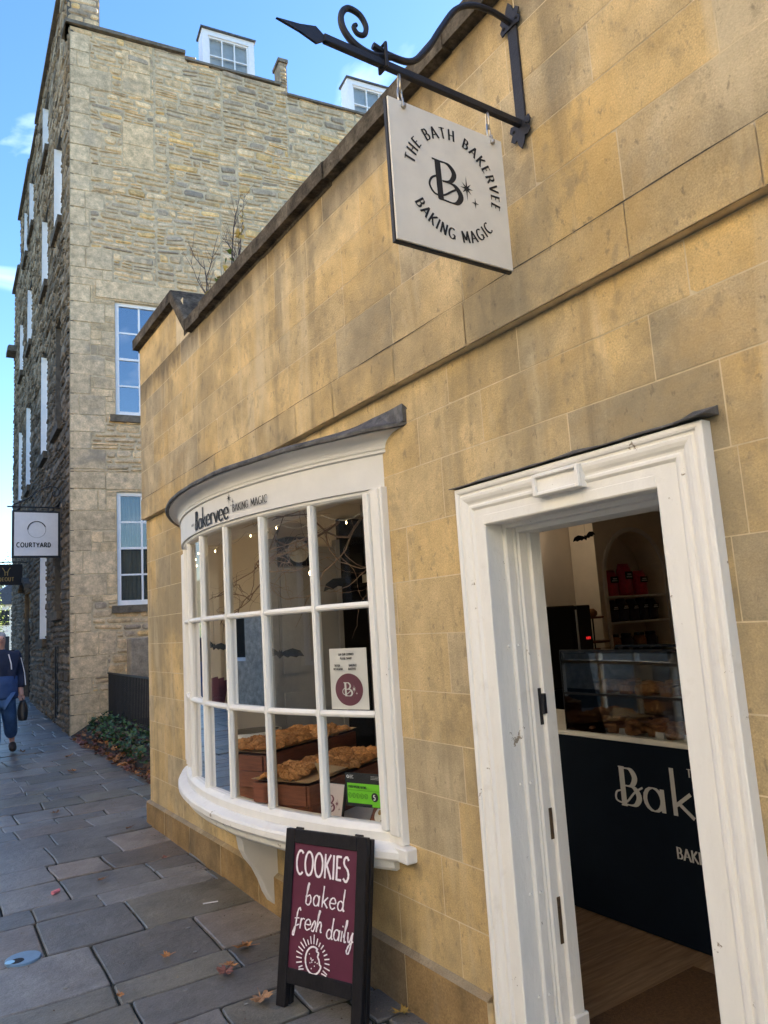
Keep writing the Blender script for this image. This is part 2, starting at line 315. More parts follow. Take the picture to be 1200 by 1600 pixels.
class Ink:
    def __init__(s, mb, mapf, lift=.00012): s.mb = mb; s.map = mapf; s.k = 0; s.lift = lift
    def stroke(s, pts, thick, thin, wob=0):
        q = []
        for i in range(len(pts)-1):     # resample for smooth mapping
            n = max(1, int(math.hypot(pts[i+1][0]-pts[i][0], pts[i+1][1]-pts[i][1])/max(thick*2.2, 1e-5)))
            n = min(n, 8)
            for k in range(n): t = k/n; q.append((pts[i][0]*(1-t)+pts[i+1][0]*t, pts[i][1]*(1-t)+pts[i+1][1]*t))
        q.append(pts[-1]); s.k += 1; a = []; b = []
        closed = math.hypot(q[0][0]-q[-1][0], q[0][1]-q[-1][1]) < 1e-6
        for i, p in enumerate(q):
            p0 = q[i-1] if i else (q[-2] if closed else q[0]); p1 = q[i+1] if i < len(q)-1 else (q[1] if closed else q[-1])
            dx, dy = p1[0]-p0[0], p1[1]-p0[1]; l = math.hypot(dx, dy) or 1; dx /= l; dy /= l
            wd = (thin+(thick-thin)*min(1, abs(dy)*1.05))/2
            if wob: wd *= 1+wob*math.sin(i*1.7+s.k)
            a.append(s.map(p[0]-dy*wd, p[1]+dx*wd, s.k*s.lift)); b.append(s.map(p[0]+dy*wd, p[1]-dx*wd, s.k*s.lift))
        n = len(a); s.mb.mesh(a+b, [(i, i+1, n+i+1, n+i) for i in range(n-1)])
    def poly(s, pts): s.k += 1; s.mb.face([s.map(x, y, s.k*s.lift) for x, y in pts])
    def star(s, cx, cy, r, n=4, inner=.22, long=1.0):
        s.poly([(cx+(r*(long if i % (n) == 0 else 1) if i % 2 == 0 else r*inner)*math.sin(math.pi*i/n), cy+(r*(long if i % n == 0 else 1) if i % 2 == 0 else r*inner)*math.cos(math.pi*i/n)) for i in range(2*n)])
    def text(s, t, x, y, size, thick=.16, thin=.06, gap=.12, sx=1, slant=0, wob=0, serif=False):
        for ch in t:
            if ch not in G: x += .3*size*sx; continue
            wd, st = G[ch]
            for p in st: s.stroke([(x+(a+slant*b)*size*sx, y+b*size) for a, b in p], thick*size, thin*size, wob)
            if serif and ch in 'THEFBAKRVINMYDLP':
                for p in st:
                    for (a, b) in (p[0], p[-1]):
                        if len(p) == 2 and b in (0, 1): s.stroke([(x+(a-.09)*size*sx, y+b*size), (x+(a+.09)*size*sx, y+b*size)], thin*size, thin*size)
            x += (wd+gap)*size*sx
        return x
def width(t, size, gap=.12, sx=1): return sum((G.get(c, (.18,))[0]+gap)*size*sx for c in t)-gap*size*sx
def logoB(ink, x, y, s, thick=.2, thin=.035):
    # tall serifed B with a thin loop through its foot, and two stars beside it
    S = lambda L: [(x+a*s, y+b*s) for a, b in L]
    ink.stroke(S([(.17, .02), (.14, 1)]), thick*s*.9, thin*s)
    ink.stroke(S([(-.02, 1), (.3, .99)]), thin*s*1.3, thin*s*1.3); ink.stroke(S([(.1, .02), (.3, .02)]), thin*s*1.3, thin*s*1.3)
    ink.stroke(S(cat([(.17, .99), (.45, .98), (.62, .78), (.5, .56), (.25, .5)])), thick*s*.75, thin*s)
    ink.stroke(S(cat([(.25, .5), (.6, .48), (.78, .25), (.62, .03), (.25, .02)])), thick*s*.85, thin*s)
    ink.stroke(S(cat([(.16, .62), (-.06, .5), (-.14, .3), (.0, .12), (.25, .14), (.5, .3), (.66, .4)])), thick*s*.3, thin*s*1.2)
    ink.star(x+.98*s, y+.52*s, .2*s, 8, .3, 1.6); ink.star(x+1.22*s, y+.2*s, .12*s, 4, .22, 1.2)
# ---------------------------------------------------------------- ground
def gz(y):
    P = [(-60, 0), (3, 0), (6.8, .05), (13.6, .06), (20.3, .25), (60, .6), (900, .6)]
    for (a, b), (c, d) in zip(P, P[1:]):
        if y <= c: return b+(d-b)*(max(y, a)-a)/(c-a)
    return .6
mb = MB()
ys = [-900, -60, 3, 6.8, 13.6, 20.3, 60, 900]; xs = [-900, 900]
vs = [(x, y, gz(y)-.014) for y in ys for x in xs]
mb.mesh(vs, [(2*i, 2*i+1, 2*i+3, 2*i+2) for i in range(len(ys)-1)])
tag(mb.build('ground', M['joint']), kind='structure', label='dark earth and joints under the flagstones')
mb = MB(); r = random.Random(11); y = -2.2
while y < 34:
    d = r.choice([.24, .30, .34, .40, .46, .52]) if y > 1 else .5
    x = -3.4 + r.random()*.6
    while x < 4.6:
        wd = r.uniform(.30, .85); x1, x2 = x, x+wd
        split = [(x1, x2, y, y+d)]
        if r.random() < .16 and d > .45: h = d*r.uniform(.4, .6); split = [(x1, x2, y, y+h), (x1, x2, y+h, y+d)]
        for (a, b, c, e) in split:
            g = r.uniform(.003, .010); j = lambda: r.uniform(-.014, .014)
            cs = [[a+g, c+g], [b-g, c+g], [b-g, e-g], [a+g, e-g]]
            pts = []
            for k in range(4):
                p, q = cs[k], cs[(k+1) % 4]; nn = 4 if abs(p[0]-q[0]) > .3 else 3
                cc = .005+r.random()*.012
                for t in range(nn):
                    f = t/nn if t else cc/(abs(p[0]-q[0])+abs(p[1]-q[1]))
                    pts.append((p[0]+(q[0]-p[0])*f, p[1]+(q[1]-p[1])*f))
                    if t == 0:
                        pts[-1:] = [pts[-1]]
                pts.append((p[0]+(q[0]-p[0])*(1-cc/wd), p[1]+(q[1]-p[1])*(1-cc/wd)))
            W = lambda X, Y: (X+.03*math.sin(Y*1.3+1)+.018*noise.noise((X*2.1, Y*2.1, 0))+.006*noise.noise((X*11, Y*11, 3)), Y+.045*noise.noise((X*.8, Y*.5, 5))+.02*noise.noise((X*2.4, Y*2.4, 7))+.006*noise.noise((X*11, Y*11, 9)))
            tx, ty, h0 = r.uniform(-.012, .012), r.uniform(-.012, .012), r.uniform(-.003, .003)
            cx, cy = (a+b)/2, (c+e)/2
            top = []; edge = []; bot = []
            for (X, Y) in pts:
                for arr, inset, dz in ((bot, 0, -.03), (edge, 0, -.004), (top, .006, 0)):
                    xx = X+(cx-X)*inset/(abs(cx-X)+.02); yy = Y+(cy-Y)*inset/(abs(cy-Y)+.02); u, v = W(xx, yy)
                    arr.append((u, v, gz(v)+h0+tx*(X-cx)+ty*(Y-cy)+dz))
            n = len(pts); s_ = r.uniform(.72, 1.35); t_ = r.random()
            cc = (.155*s_, .150*s_, .142*s_) if t_ < .6 else ((.175*s_, .150*s_, .128*s_) if t_ < .8 else (.140*s_, .132*s_, .108*s_))
            mb.mesh(bot+edge+top, [(i, (i+1) % n, n+(i+1) % n, n+i) for i in range(n)]+[(n+i, n+(i+1) % n, 2*n+(i+1) % n, 2*n+i) for i in range(n)]+[tuple(2*n+i for i in range(n))], cc)
        x = x2
    y += d
tag(mb.build('pavement', M['flag']), kind='structure', label='worn blue grey flagstones paving the sloping lane')

# ---------------------------------------------------------------- stone walls
def rubble(mb, O, U, Nn, u0, u1, v0, v1, holes, rowfn, colfn, seed, topf=None, wob=.055, deep=.007, wseed=None):
    ws = seed if wseed is None else wseed
    O, U, Nn = Vector(O), Vector(U), Vector(Nn); V = Vector((0, 0, 1)); r = random.Random(seed); v = v0
    def P(u, v_, d):
        vv = v_+wob*noise.noise((u*.9+ws, v_*.9, 1))+wob*.5*noise.noise((u*3+ws, v_*3, 4)); return O+U*u+V*vv+Nn*d
    while v < v1:
        h, wr, rel, jit = rowfn(v, r); u = u0-r.random()*wr[0]
        while u < u1:
            h2, wr2, rel, jit = rowfn(v+h/2, r, u) if False else (h, wr, rel, jit)
            wd = r.uniform(*wr); a, b = max(u, u0), min(u+wd, u1); u += wd
            rows = [(a, b, v, v+h)]
            if rel > .01 and r.random() < .25 and h > .11: m_ = v+h*r.uniform(.35, .65); rows = [(a, b, v, m_), (a, b, m_, v+h)]
            for pc in subs(rows, holes):
                a_, b_, c_, d_ = pc
                if topf: d_ = min(d_, topf((a_+b_)/2))
                if b_-a_ < .03 or d_-c_ < .025: continue
                g = .004 if rel <= .01 else .008
                w_, hh = b_-a_, d_-c_; e = min(.022, .3*min(w_, hh)) if rel > .01 else .006
                k1 = min(.16*w_, .2*hh, .03)*(1 if rel > .01 else .12); dep = rel*r.uniform(.2, 1)
                out = []
                for (cx, cy, sx, sy) in ((a_+g, c_+g, 1, 1), (b_-g, c_+g, -1, 1), (b_-g, d_-g, -1, -1), (a_+g, d_-g, 1, -1)):
                    kk = k1*r.uniform(.5, 1.3); jx, jy = r.random()*jit, r.random()*jit
                    p1 = (cx+sx*(jx+kk), cy+sy*jy); p2 = (cx+sx*jx, cy+sy*(kk+jy))
                    out += [p2, p1] if sx*sy > 0 else [p1, p2]
                cx, cy = (a_+b_)/2, (c_+d_)/2
                inn = [(x+(e if x < cx else -e), y+(e if y < cy else -e)) for x, y in out]
                t1, t2 = r.uniform(-.3, .3)*rel/w_, r.uniform(-.5, .5)*rel/hh
                vs = [P(x, y, -deep) for x, y in out]+[P(x, y, dep+t1*(x-cx)+t2*(y-cy)) for x, y in inn]
                mb.mesh(vs, [(i, (i+1) % 8, 8+(i+1) % 8, 8+i) for i in range(8)]+[tuple(8+i for i in range(8))], colfn(cx, cy, r, rel))
        v += h
def slab(mb, O, U, Nn, rects, d0, d1, c=(1, 1, 1)):
    O, U, Nn = Vector(O), Vector(U), Vector(Nn)
    for a, b, c0, c1 in rects:
        vs = [O+U*u+Vector((0, 0, v))+Nn*d for u in (a, b) for v in (c0, c1) for d in (d0, d1)]
        mb.mesh(vs, [(0, 1, 3, 2), (4, 6, 7, 5), (0, 4, 5, 1), (2, 3, 7, 6), (0, 2, 6, 4), (1, 5, 7, 3)], c)
# ================================================================ the shop
XW, XU = 1.88, 1.84                       # lower and upper wall planes (the street is towards -x)
YC = 6.70                                 # far corner of the shop
DY0, DY1, DZ = 1.335, 2.105, 1.96         # door opening
shop = thing('shop_building', (XW, 3, 0), 'single storey honey stone shop with a bowed window and white framed doorway', 'shop')
def ashlar(name, x, zs, y0, y1, holes, seed, topf=None, tint=1, mt=None):
    mb = MB(); r = random.Random(seed)
    for i in range(len(zs)-1):
        z0, z1 = zs[i], zs[i+1]; y = y0-r.random()*.4
        while y < y1:
            wd = r.choice([.42, .5, .56, .62, .7, .78]); a, b = max(y, y0), min(y+wd, y1); y += wd
            if b-a < .02: continue
            t = r.random(); s_ = r.uniform(.88, 1.08)*tint
            c = (.60, .435, .205) if t < .4 else ((.57, .43, .225) if t < .75 else (.48, .385, .235))
            c = tuple(k*s_ for k in c); g = .0019+.0006*(r.random() < .4)
            for (p, q, u, v) in subs([(a+g, b-g, z0+g, z1-g)], holes):
                if q-p < .01 or v-u < .01: continue
                dx = r.uniform(0, .0010); P = []
                for (cy, cz, sy, sz) in ((p, u, 1, 1), (q, u, -1, 1), (q, v, -1, -1), (p, v, 1, -1)):
                    k1, k2 = (r.uniform(.004, .028), r.uniform(.003, .014)) if r.random() < .16 and q-p > .1 and v-u > .1 else (.0012, .0012)
                    e1, e2 = (x-dx, cy+sy*k1, cz), (x-dx, cy, cz+sz*k2); P += [e2, e1] if sy*sz > 0 else [e1, e2]
                mb.face(P, c)
    return mb.build(name, mt or M['ashlar'], shop)
DH = (DY0-.03, DY1+.03, -1, DZ+.03); WH = (2.86, 5.55, .62, 2.30)
LOW = [.22, .44, .67, .90, 1.115, 1.32, 1.56, 1.79, 2.03, 2.28, 2.49, 2.665]
UPP = [2.85, 3.10, 3.305, 3.52, 3.735, 3.93]
ashlar('lower_wall', XW, LOW, -3, YC, [DH, WH], 3)
ashlar('plinth', XW-.028, [-.12, .22], -3, DY0-.2, [], 5, tint=.47, mt=M['plinthstone'])
ashlar('plinth', XW-.028, [-.12, .22], DY1+.19, YC+.03, [], 5, tint=.47, mt=M['plinthstone'])
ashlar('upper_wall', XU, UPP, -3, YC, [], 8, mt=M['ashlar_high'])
ashlar('raised_parapet', XU, [3.93, 4.28], 5.62, YC, [], 9)
ashlar('string_course', XU-.006, [2.665, 2.85], -3, YC+.006, [], 12, tint=.92)
mb = MB()      # the mortar bed and the body of the walls
slab(mb, (0, 0, 0), (0, 1, 0), (-1, 0, 0), subs([(-3, YC, -.1, 2.665)], [DH, WH]), -(XW+.0006), -(XW+.05))
mb.box(XU+.0006, XW+.05, -3, YC, 2.668, 3.95); mb.box(XU+.0006, XU+.002, 5.44, YC, 3.95, 4.28)
mb.box(XW-.0272, XW, -3, DY0-.2, -.12, .215); mb.box(XW-.0272, XW, DY1+.19, YC+.02, -.12, .215)
mb.build('mortar_bed', M['mortar'], shop)
mb = MB()      # end wall round the corner and the rear walls
mb.box(XW+.05, 8.3, YC-.2, YC, -.1, 3.95); mb.box(8.1, 8.3, -3, YC-.2, -.1, 3.95); mb.box(XW+.05, 8.1, -3, -2.8, -.1, 3.95)
mb.build('side_wall', M['mortar'], shop)
mb = MB(); n = 260; vs = []
for i in range(n+1):
    y = -1+(YC+1)*i/n; tk = max(.0006, .0035*noise.noise((y*2.1, 3, 1))+.0018+.0012*noise.noise((y*14, 3, 1))); z = 2.851+.004*noise.noise((y*3, 9, 1)); vs += [(XU-.0086, y, z-tk), (XU-.0086, y, z+tk)]
mb.mesh(vs, [(2*i, 2*i+2, 2*i+3, 2*i+1) for i in range(n)]); mb.build('bed_joint', M['coping'], shop)
# plinth chamfer
mb = MB(); pz = .22
for a, b in ((-3, DY0-.2), (DY1+.19, YC+.03)):
    mb.mesh([(XW-.029, a, pz-.002), (XW-.029, b, pz-.002), (XW+.001, b, pz+.016), (XW+.001, a, pz+.016), (XW+.001, a, pz-.01), (XW+.001, b, pz-.01)], [(0, 1, 2, 3), (0, 3, 4), (1, 5, 2), (0, 4, 5, 1)], (.30, .24, .16))
mb.build('plinth_chamfer', M['ashlar'], shop)
# coping, stones laid end to end with a ramp up at the far end
mb = MB(); r = random.Random(4)
def cop(y0, y1, za, zb, th=.125, xo=1.785):
    n = 7; g = .003
    for sgn in (0,):
        prof = lambda z: [(xo, z-th+.02), (xo, z-.012), (xo+.012, z), (2.22, z+.03), (2.22, z-th), (xo+.055, z-th), (xo+.05, z-th+.018)]
        A = [(x+noise.noise((y0*5, x*9, 1))*.006, y0+g, z) for x, z in prof(za)]; B = [(x+noise.noise((y1*5, x*9, 2))*.006, y1-g, z) for x, z in prof(zb)]
        k = len(A); mb.mesh(A+B, [tuple(range(k))[::-1], tuple(k+i for i in range(k))]+[(i, (i+1) % k, k+(i+1) % k, k+i) for i in range(k)])
y = -3.0
while y < 5.26:
    b = min(y+r.uniform(.7, 1.05), 5.27)
    if 5.27-b < .3: b = 5.27
    dz = r.uniform(-.006, .006); cop(y, b, 4.02+dz, 4.02+dz+r.uniform(-.004, .004), xo=1.785+r.uniform(-.005, .005)); y = b
cop(5.27, 5.62, 4.03, 4.41); cop(5.62, 6.2, 4.405, 4.40); cop(6.2, YC+.04, 4.40, 4.39)
mb.build('coping', M['coping'], shop)
mb = MB(); mb.prism([(XU+.003, 5.24, 3.91), (XU+.003, 5.62, 4.285), (XU+.003, YC-.004, 4.285), (XU+.003, YC-.004, 3.91)], (.36, 0, 0)); mb.build('parapet_core', M['coping'], shop)
mb = MB(); mb.box(1.9, 8.35, -3, YC-.01, 3.951, 3.985); mb.build('flat_roof', M['lead'], shop)
# interior shell
mb = MB(); xi = 2.11
slab(mb, (0, 0, 0), (0, 1, 0), (-1, 0, 0), subs([(.3, 5.65, .02, 2.7)], [DH, WH]), -(XW+.051), -xi)
mb.box(xi, 8.1, 5.65, 5.75, .02, 2.7); mb.box(xi, 8.1, .2, .3, .02, 2.7); mb.box(8.0, 8.1, .3, 5.65, .02, 2.7)
mb.build('inner_wall', M['plaster'], shop)
mb = MB(); mb.box(1.93, 8.1, .2, 5.75, 2.7, 2.75); mb.build('ceiling', M['plaster'], shop)
mb = MB(); mb.box(1.93, 8.1, .2, 5.75, -.1, .05); mb.build('oak_floor', M['woodfloor'], shop)
# two plain dark panels and a narrow panelled door on the far wall
mb = MB(); mb.box(3.25, 3.5, 5.60, 5.649, .05, 2.55); mb.build('dark_pillar', M['machine'], shop)
mb = MB(); mb.box(3.52, 5.1, 5.60, 5.649, .05, 2.69); mb.build('grey_wall_panel', M['plastergrey'], shop)
mb = MB()
mb.box(2.62, 3.2, 5.60, 5.649, .05, 2.3); 
for a, b in ((2.66, 2.87), (2.95, 3.16)):
    for c, d in ((.2, 1.1), (1.25, 2.2)):
        mb.box(a, b, 5.585, 5.599, c, d)
for a, b in ((2.56, 2.62), (3.2, 3.24)): mb.box(a, b, 5.58, 5.649, .05, 2.36)
idr = mb.build('panelled_door', M['plastergrey'], shop)
mb = MB(); mb.lathe(0, 0, [(.0, 0), (.018, 0), (.018, .02), (.03, .035), (.03, .05), (.01, .06)], 14)
mb.v = [(3.12+x, 5.585-z, 1.15+y) for x, y, z in mb.v]; mb.build('door_knob', M['iron'], idr)

# ---- the bowed window
WC, WR, WP = (4.585, 4.2), 3.01, .4538
def arc(ph, off, z): return Vector((WC[0]-(WR+off)*math.cos(ph), WC[1]+(WR+off)*math.sin(ph), z))
def sweep(mb, prof, p0, p1, n=40, c=(1, 1, 1), jig=0):
    k = len(prof); vs = []
    for i in range(n+1):
        ph = p0+(p1-p0)*i/n
        vs += [arc(ph, o+jig*noise.noise((ph*30, o*9, z*9)), z+jig*noise.noise((ph*33, 3, o*9))) for o, z in prof]
    mb.mesh(vs, [(i*k+j, i*k+(j+1) % k, (i+1)*k+(j+1) % k, (i+1)*k+j) for i in range(n) for j in range(k)]+[tuple(range(k))[::-1], tuple(n*k+j for j in range(k))], c)
ZB, ZR1, ZR2, ZT = .725, 1.205, 1.705, 2.215
bay = MB()
sweep(bay, [(-.035, .664), (.034, .664), (.034, .70), (.026, .712), (.012, ZB), (-.035, ZB)], -WP, WP)
bayo = bay.build('bow_window', M['white'], shop); bay = MB()
sweep(bay, [(-.035, ZT), (.012, ZT), (.024, ZT+.008), (.026, ZT+.014), (.026, 2.238), (-.035, 2.238)], -WP, WP)
bay.build('head_rail', M['white'], bayo)
mb = MB()
for z in (ZR1, ZR2):
    sweep(mb, [(-.022, z-.011), (.006, z-.016), (.022, z-.010), (.026, z), (.022, z+.010), (.006, z+.016), (-.022, z+.011)], -WP, WP)
for k in range(1, 7):
    ph = -WP+2*WP*k/7; dph = .0162/WR
    for j, (lo, hi) in enumerate(((ZB-.002, ZR1-.0135), (ZR1+.0135, ZR2-.0135), (ZR2+.0135, ZT+.002))):
        P = [(-.022, -.010), (.006, -.0165), (.024, -.011), (.029, 0), (.024, .011), (.006, .0165), (-.022, .010)]
        A = [arc(ph+t/WR, o, lo) for o, t in P]; B = [arc(ph+t/WR, o, hi) for o, t in P]; n = 7
        mb.mesh(A+B, [tuple(range(n))[::-1], tuple(n+i for i in range(n))]+[(i, (i+1) % n, n+(i+1) % n, n+i) for i in range(n)])
        # joint boss where bar meets rail
    for z in (ZR1, ZR2): mb.box(-.022, .0295, -.0125, .0125, z-.0138, z+.0138, M=Matrix.Translation(arc(ph, 0, 0)) @ Matrix.Rotation(-ph, 4, 'Z') @ Matrix.Scale(-1, 4, (1, 0, 0)))
mb.build('glazing_bars', M['white'], bayo)
for s in (-1, 1):
    mb = MB(); ph = s*WP; p = arc(ph, 0, 0)
    a, b = (p.y-.012, p.y+.012)
    y0, y1 = (2.775, 2.90) if s < 0 else (5.50, 5.625)
    mb.bbox(1.845, 1.96, y0, y1, .664, 2.238, .003); 
    o0, o1 = (y0+.02, y0+.035) if s < 0 else (y1-.035, y1-.02)
    mb.bbox(1.833, 1.846, y0+.015, y1-.045, .70, 2.23, .003) if s < 0 else mb.bbox(1.833, 1.846, y0+.045, y1-.015, .70, 2.23, .003)
    mb.bbox(1.82, 1.844, (y1-.04) if s < 0 else y0-.002, (y1+.002) if s < 0 else y0+.04, .715, 2.22, .003)
    mb.build('jamb_post', M['white'], bayo)
mb = MB()
for k in range(7):
    for lo, hi in ((ZB, ZR1), (ZR1, ZR2), (ZR2, ZT)):
        a, b = -WP+2*WP*k/7, -WP+2*WP*(k+1)/7; tl = rng.uniform(-.0025, .0025)
        mb.face([arc(a, -.005+tl, lo), arc(b, -.005-tl, lo), arc(b, -.005-tl*1.4, hi), arc(a, -.005+tl*.5, hi)])
mb.build('glass_panes', M['glass'], bayo)
mb = MB()   # the stone-thick sill with worn paint
sweep(mb, [(-.05, .598), (.078, .598), (.085, .603), (.092, .612), (.092, .638), (.085, .648), (.04, .663), (-.05, .663)], -WP-.035, WP+.035, jig=.004)
mb.bbox(1.825, 1.93, 2.725, 2.82, .6, .662, .006)
sweep(mb, [(-.05, .545), (.035, .545), (.05, .56), (.06, .597), (-.05, .597)], -WP-.005, WP+.005, jig=.002)
mb.build('window_sill', M['oldwhite'], bayo)
mb = MB()
sweep(mb, [(-.03, 2.239), (.040, 2.239), (.040, 2.395), (.052, 2.400), (.052, 2.412), (.046, 2.416), (-.03, 2.416)], -WP-.052, WP+.05)
fas = mb.build('fascia_board', M['fascia'], bayo)
mb = MB()
pr = [(-.03, 2.4165), (.05, 2.4165)]+[(.052+.064*(1-math.cos(t)), 2.422+.060*math.sin(t)) for t in [R(a) for a in range(0, 91, 10)]]+[(.119, 2.488), (.119, 2.497), (-.03, 2.497)]
sweep(mb, pr, -WP-.085, WP+.085, 50)
mb.build('cove_cornice', M['fascia'], bayo)
mb = MB()  # lead capping dressed over the cornice and up the wall
def leadpt(ph, o, z): 
    j = .006*noise.noise((ph*22, o*5, 1)); return arc(ph, o, z+j)
n = 46; a0, a1 = -WP-.10, WP+.10; vs = []
for i in range(n+1):
    ph = a0+(a1-a0)*i/n; A = leadpt(ph, .126, 2.482); B = leadpt(ph, .138, 2.503); C_ = leadpt(ph, .12, 2.514)
    D = Vector((1.862, C_.y+(4.2-C_.y)*.02, 2.578+.008*noise.noise((ph*15, 1, 1)))); E_ = Vector((1.862, D.y, 2.499)); F = leadpt(ph, .10, 2.499)
    vs += [A, B, C_, D, E_, F]
mb.mesh(vs, [(i*6+j, i*6+(j+1) % 6, (i+1)*6+(j+1) % 6, (i+1)*6+j) for i in range(n) for j in range(6)]+[(0, 1, 2, 3, 4, 5), tuple(n*6+j for j in range(6))])
mb.tube([leadpt(a0+(a1-a0)*i/n, .131, 2.493) for i in range(n+1)], .013, 6)
mb.build('lead_capping', M['lead'], bayo, smooth=False)
mb = MB()  # corbel under the sill
cp = [(1.88, .06), (1.845, .075), (1.815, .13), (1.79, .20), (1.755, .27), (1.71, .33), (1.68, .39), (1.668, .46), (1.655, .475), (1.655, .52), (1.63, .53), (1.63, .56), (1.88, .56)]
mb.prism([(x, 4.14, z) for x, z in cp], (0, .095, 0)); mb.build('corbel', M['fascia'], bayo)
# fascia lettering follows the bow
mb = MB(); S0 = 4.52
def mf(u, v, l): ph = math.asin((S0-4.2)/WR)-u/WR; return arc(ph, .0412+l, 2.243+v)
ik = Ink(mb, mf)
ik.text('THE BATH', .0, .045, .016, .16, .1, .1, .8)
ik.text('B', .11, .008, .115, .22, .05, .02, .75, serif=True)
ik.stroke(cat([(.13, .06), (.10, .045), (.10, .02), (.14, .02)]), .007, .004)
e = ik.text('akervee', .178, .008, .125, .15, .035, .04, 1.08)
ik.star(e-.0, .120, .028, 8, .25, 1.6); ik.star(e+.045, .095, .014, 4, .22, 1.4); ik.star(e+.025, .075, .009, 4, .22)
ik.text('BAKING MAGIC', e+.04, .036, .040, .17, .07, .12, 1.05, serif=True)
mb.build('fascia_lettering', M['ink'], bayo)
# window-display boards inside the bow
mb = MB(); sweep(mb, [(-.04, .60), (-.04, .64), (-1.02, .64), (-1.02, .60)], -WP*.98, WP*.98, 24); mb.build('display_shelf', M['white'], bayo)
mb = MB(); sweep(mb, [(-.04, 2.29), (-.04, 2.33), (-.3, 2.33), (-.3, 2.29)], -WP*.98, WP*.98, 24); mb.build('window_soffit', M['plaster'], bayo)
mb = MB(); mb.box(2.0, 2.1, 2.87, 5.55, .05, .60); mb.build('under_window_panel', M['plaster'], bayo)

# ---- doorway
def surround(name, prof, mt, parent, y0=DY0, y1=DY1, z1=DZ, zb=-.02, x=XW):
    mb = MB(); path = [((y1, zb), (.82, 0)), ((y1, z1), (.82, .96)), ((y0, z1), (-1.13, .96)), ((y0, zb), (-1.13, 0))]; k = len(prof); vs = []
    seg = []
    for i in range(3):
        (a, da), (b, db) = path[i], path[i+1]; nn = 10
        for t in range(nn+1 if i == 2 else nn): f = t/nn; seg.append(((a[0]+(b[0]-a[0])*f, a[1]+(b[1]-a[1])*f), (da[0]+(db[0]-da[0])*f, da[1]+(db[1]-da[1])*f), i))
    for (p, dd, i) in seg:
        for (d, pj) in prof:
            j = .0016*noise.noise((p[0]*6, p[1]*6, d*20)); vs.append((x-pj+j, p[0]+dd[0]*d, p[1]+dd[1]*d))
    n = len(seg)
    mb.mesh(vs, [(i*k+j, i*k+(j+1) % k, (i+1)*k+(j+1) % k, (i+1)*k+j) for i in range(n-1) for j in range(k)]+[tuple(range(k)), tuple((n-1)*k+j for j in range(k))])
    return mb.build(name, mt, parent)
prof = [(0, 0), (0, .014), (.004, .017), (.066, .018), (.070, .022), (.076, .027), (.084, .027), (.090, .022), (.096, .023), (.106, .031), (.118, .036), (.128, .037), (.134, .032), (.140, .033), (.143, .040), (.150, .043), (.160, .043), (.163, .040), (.163, -.02)]
dfr = surround('door_surround', prof, M['oldwhite'], shop)
mb = MB()
mb.box(1.835, 1.866, 1.59, 1.80, 2.012, 2.088); 
for a in ((1.59, 1.606, 2.012, 2.088), (1.784, 1.80, 2.012, 2.088), (1.606, 1.784, 2.012, 2.025), (1.606, 1.784, 2.075, 2.088)): mb.bbox(1.822, 1.836, *a, .003)
mb.build('name_panel', M['oldwhite'], dfr)
mb = MB(); n = 30; vs = []
for i in range(n+1):
    y = 1.12+(2.26-1.12)*i/n; j = .010*noise.noise((y*7, 0, 0)); k2 = .016*max(0, noise.noise((y*5, 4, 0)))
    e_ = .012 if i < 3 else 0
    vs += [(1.828-k2-e_, y, 2.122+j*.3+k2*.3), (1.828-k2-e_, y, 2.126+j*.5), (1.878, y, 2.142+j*1.2+e_), (1.878, y, 2.126)]
mb.mesh(vs, [(i*4+j, i*4+(j+1) % 4, (i+1)*4+(j+1) % 4, (i+1)*4+j) for i in range(n) for j in range(4)]+[(0, 1, 2, 3), tuple(n*4+j for j in range(4))])
mb.build('lead_flashing', M['lead'], dfr)
mb = MB()   # reveals and inner frame
for s, yy in ((1, DY1), (-1, DY0)):
    def yb(a, b): return (yy-a, yy+b) if s > 0 else (yy-b, yy+a)
    mb.bbox(1.863, 1.955, *yb(-.003, .04), -.02, 1.999, .002)
    mb.bbox(1.955, 2.0, *yb(.010, .04), -.02, 1.999, .006)
    mb.bbox(2.0, 2.012, *yb(.014, .04), -.02, 1.999, .003)
    mb.bbox(2.012, 2.058, *yb(.022, .04), -.02, 1.999, .004)
    mb.bbox(2.058, 2.118, *yb(.036, .04), -.02, 1.999, .004)
    mb.bbox(2.055, 2.13, *yb(.046, .042), .05, .19, .006)
mb.bbox(1.861, 1.955, DY0, DY1, DZ+.003, 1.999, .002); mb.bbox(1.955, 2.0, DY0+.01, DY1-.01, DZ-.012, 1.999, .004); mb.bbox(2.0, 2.118, DY0+.022, DY1-.022, DZ-.03, 1.999, .004)
mb.build('door_lining', M['oldwhite'], dfr)
mb = MB()
for z in (.28, .62, 1.0, 1.5):
    for x, y in ((1.935, DY1), (1.975, DY1-.0105)):
        vs = []; mb.lathe(0, 0, [(.0, 0), (.006, 0), (.005, .003), (.0015, .005)], 10); q = mb.v[-40:]; mb.v[-40:] = [(x+a, y-c, z+b) for a, b, c in q]
mb.build('paint_studs', M['white'], dfr)
for (z0, z1, nm, mt) in ((1.20, 1.335, 'lock_keep', 'iron'), (.79, .90, 'hinge_plate', 'brass'), (.43, .59, 'hinge_plate', 'brass')):
    mb = MB(); mb.bbox(2.040, 2.057, DY1-.0245, DY1-.0215, z0, z1, .001)
    if nm == 'lock_keep': mb.bbox(2.047, 2.066, DY1-.040, DY1-.0245, z0+.04, z1-.02, .002)
    
    mb.build(nm, M[mt], dfr)
mb = MB(); mb.bbox(1.70, 2.0, DY0-.16, DY1+.16, -.1, .03, .01); mb.box(2.0, 2.06, DY0, DY1, -.1, .055)
mb.build('doorstep', mat('step_stone', (.20, .16, .11), .9, var=.3, bump=.4, nscale=6), shop)

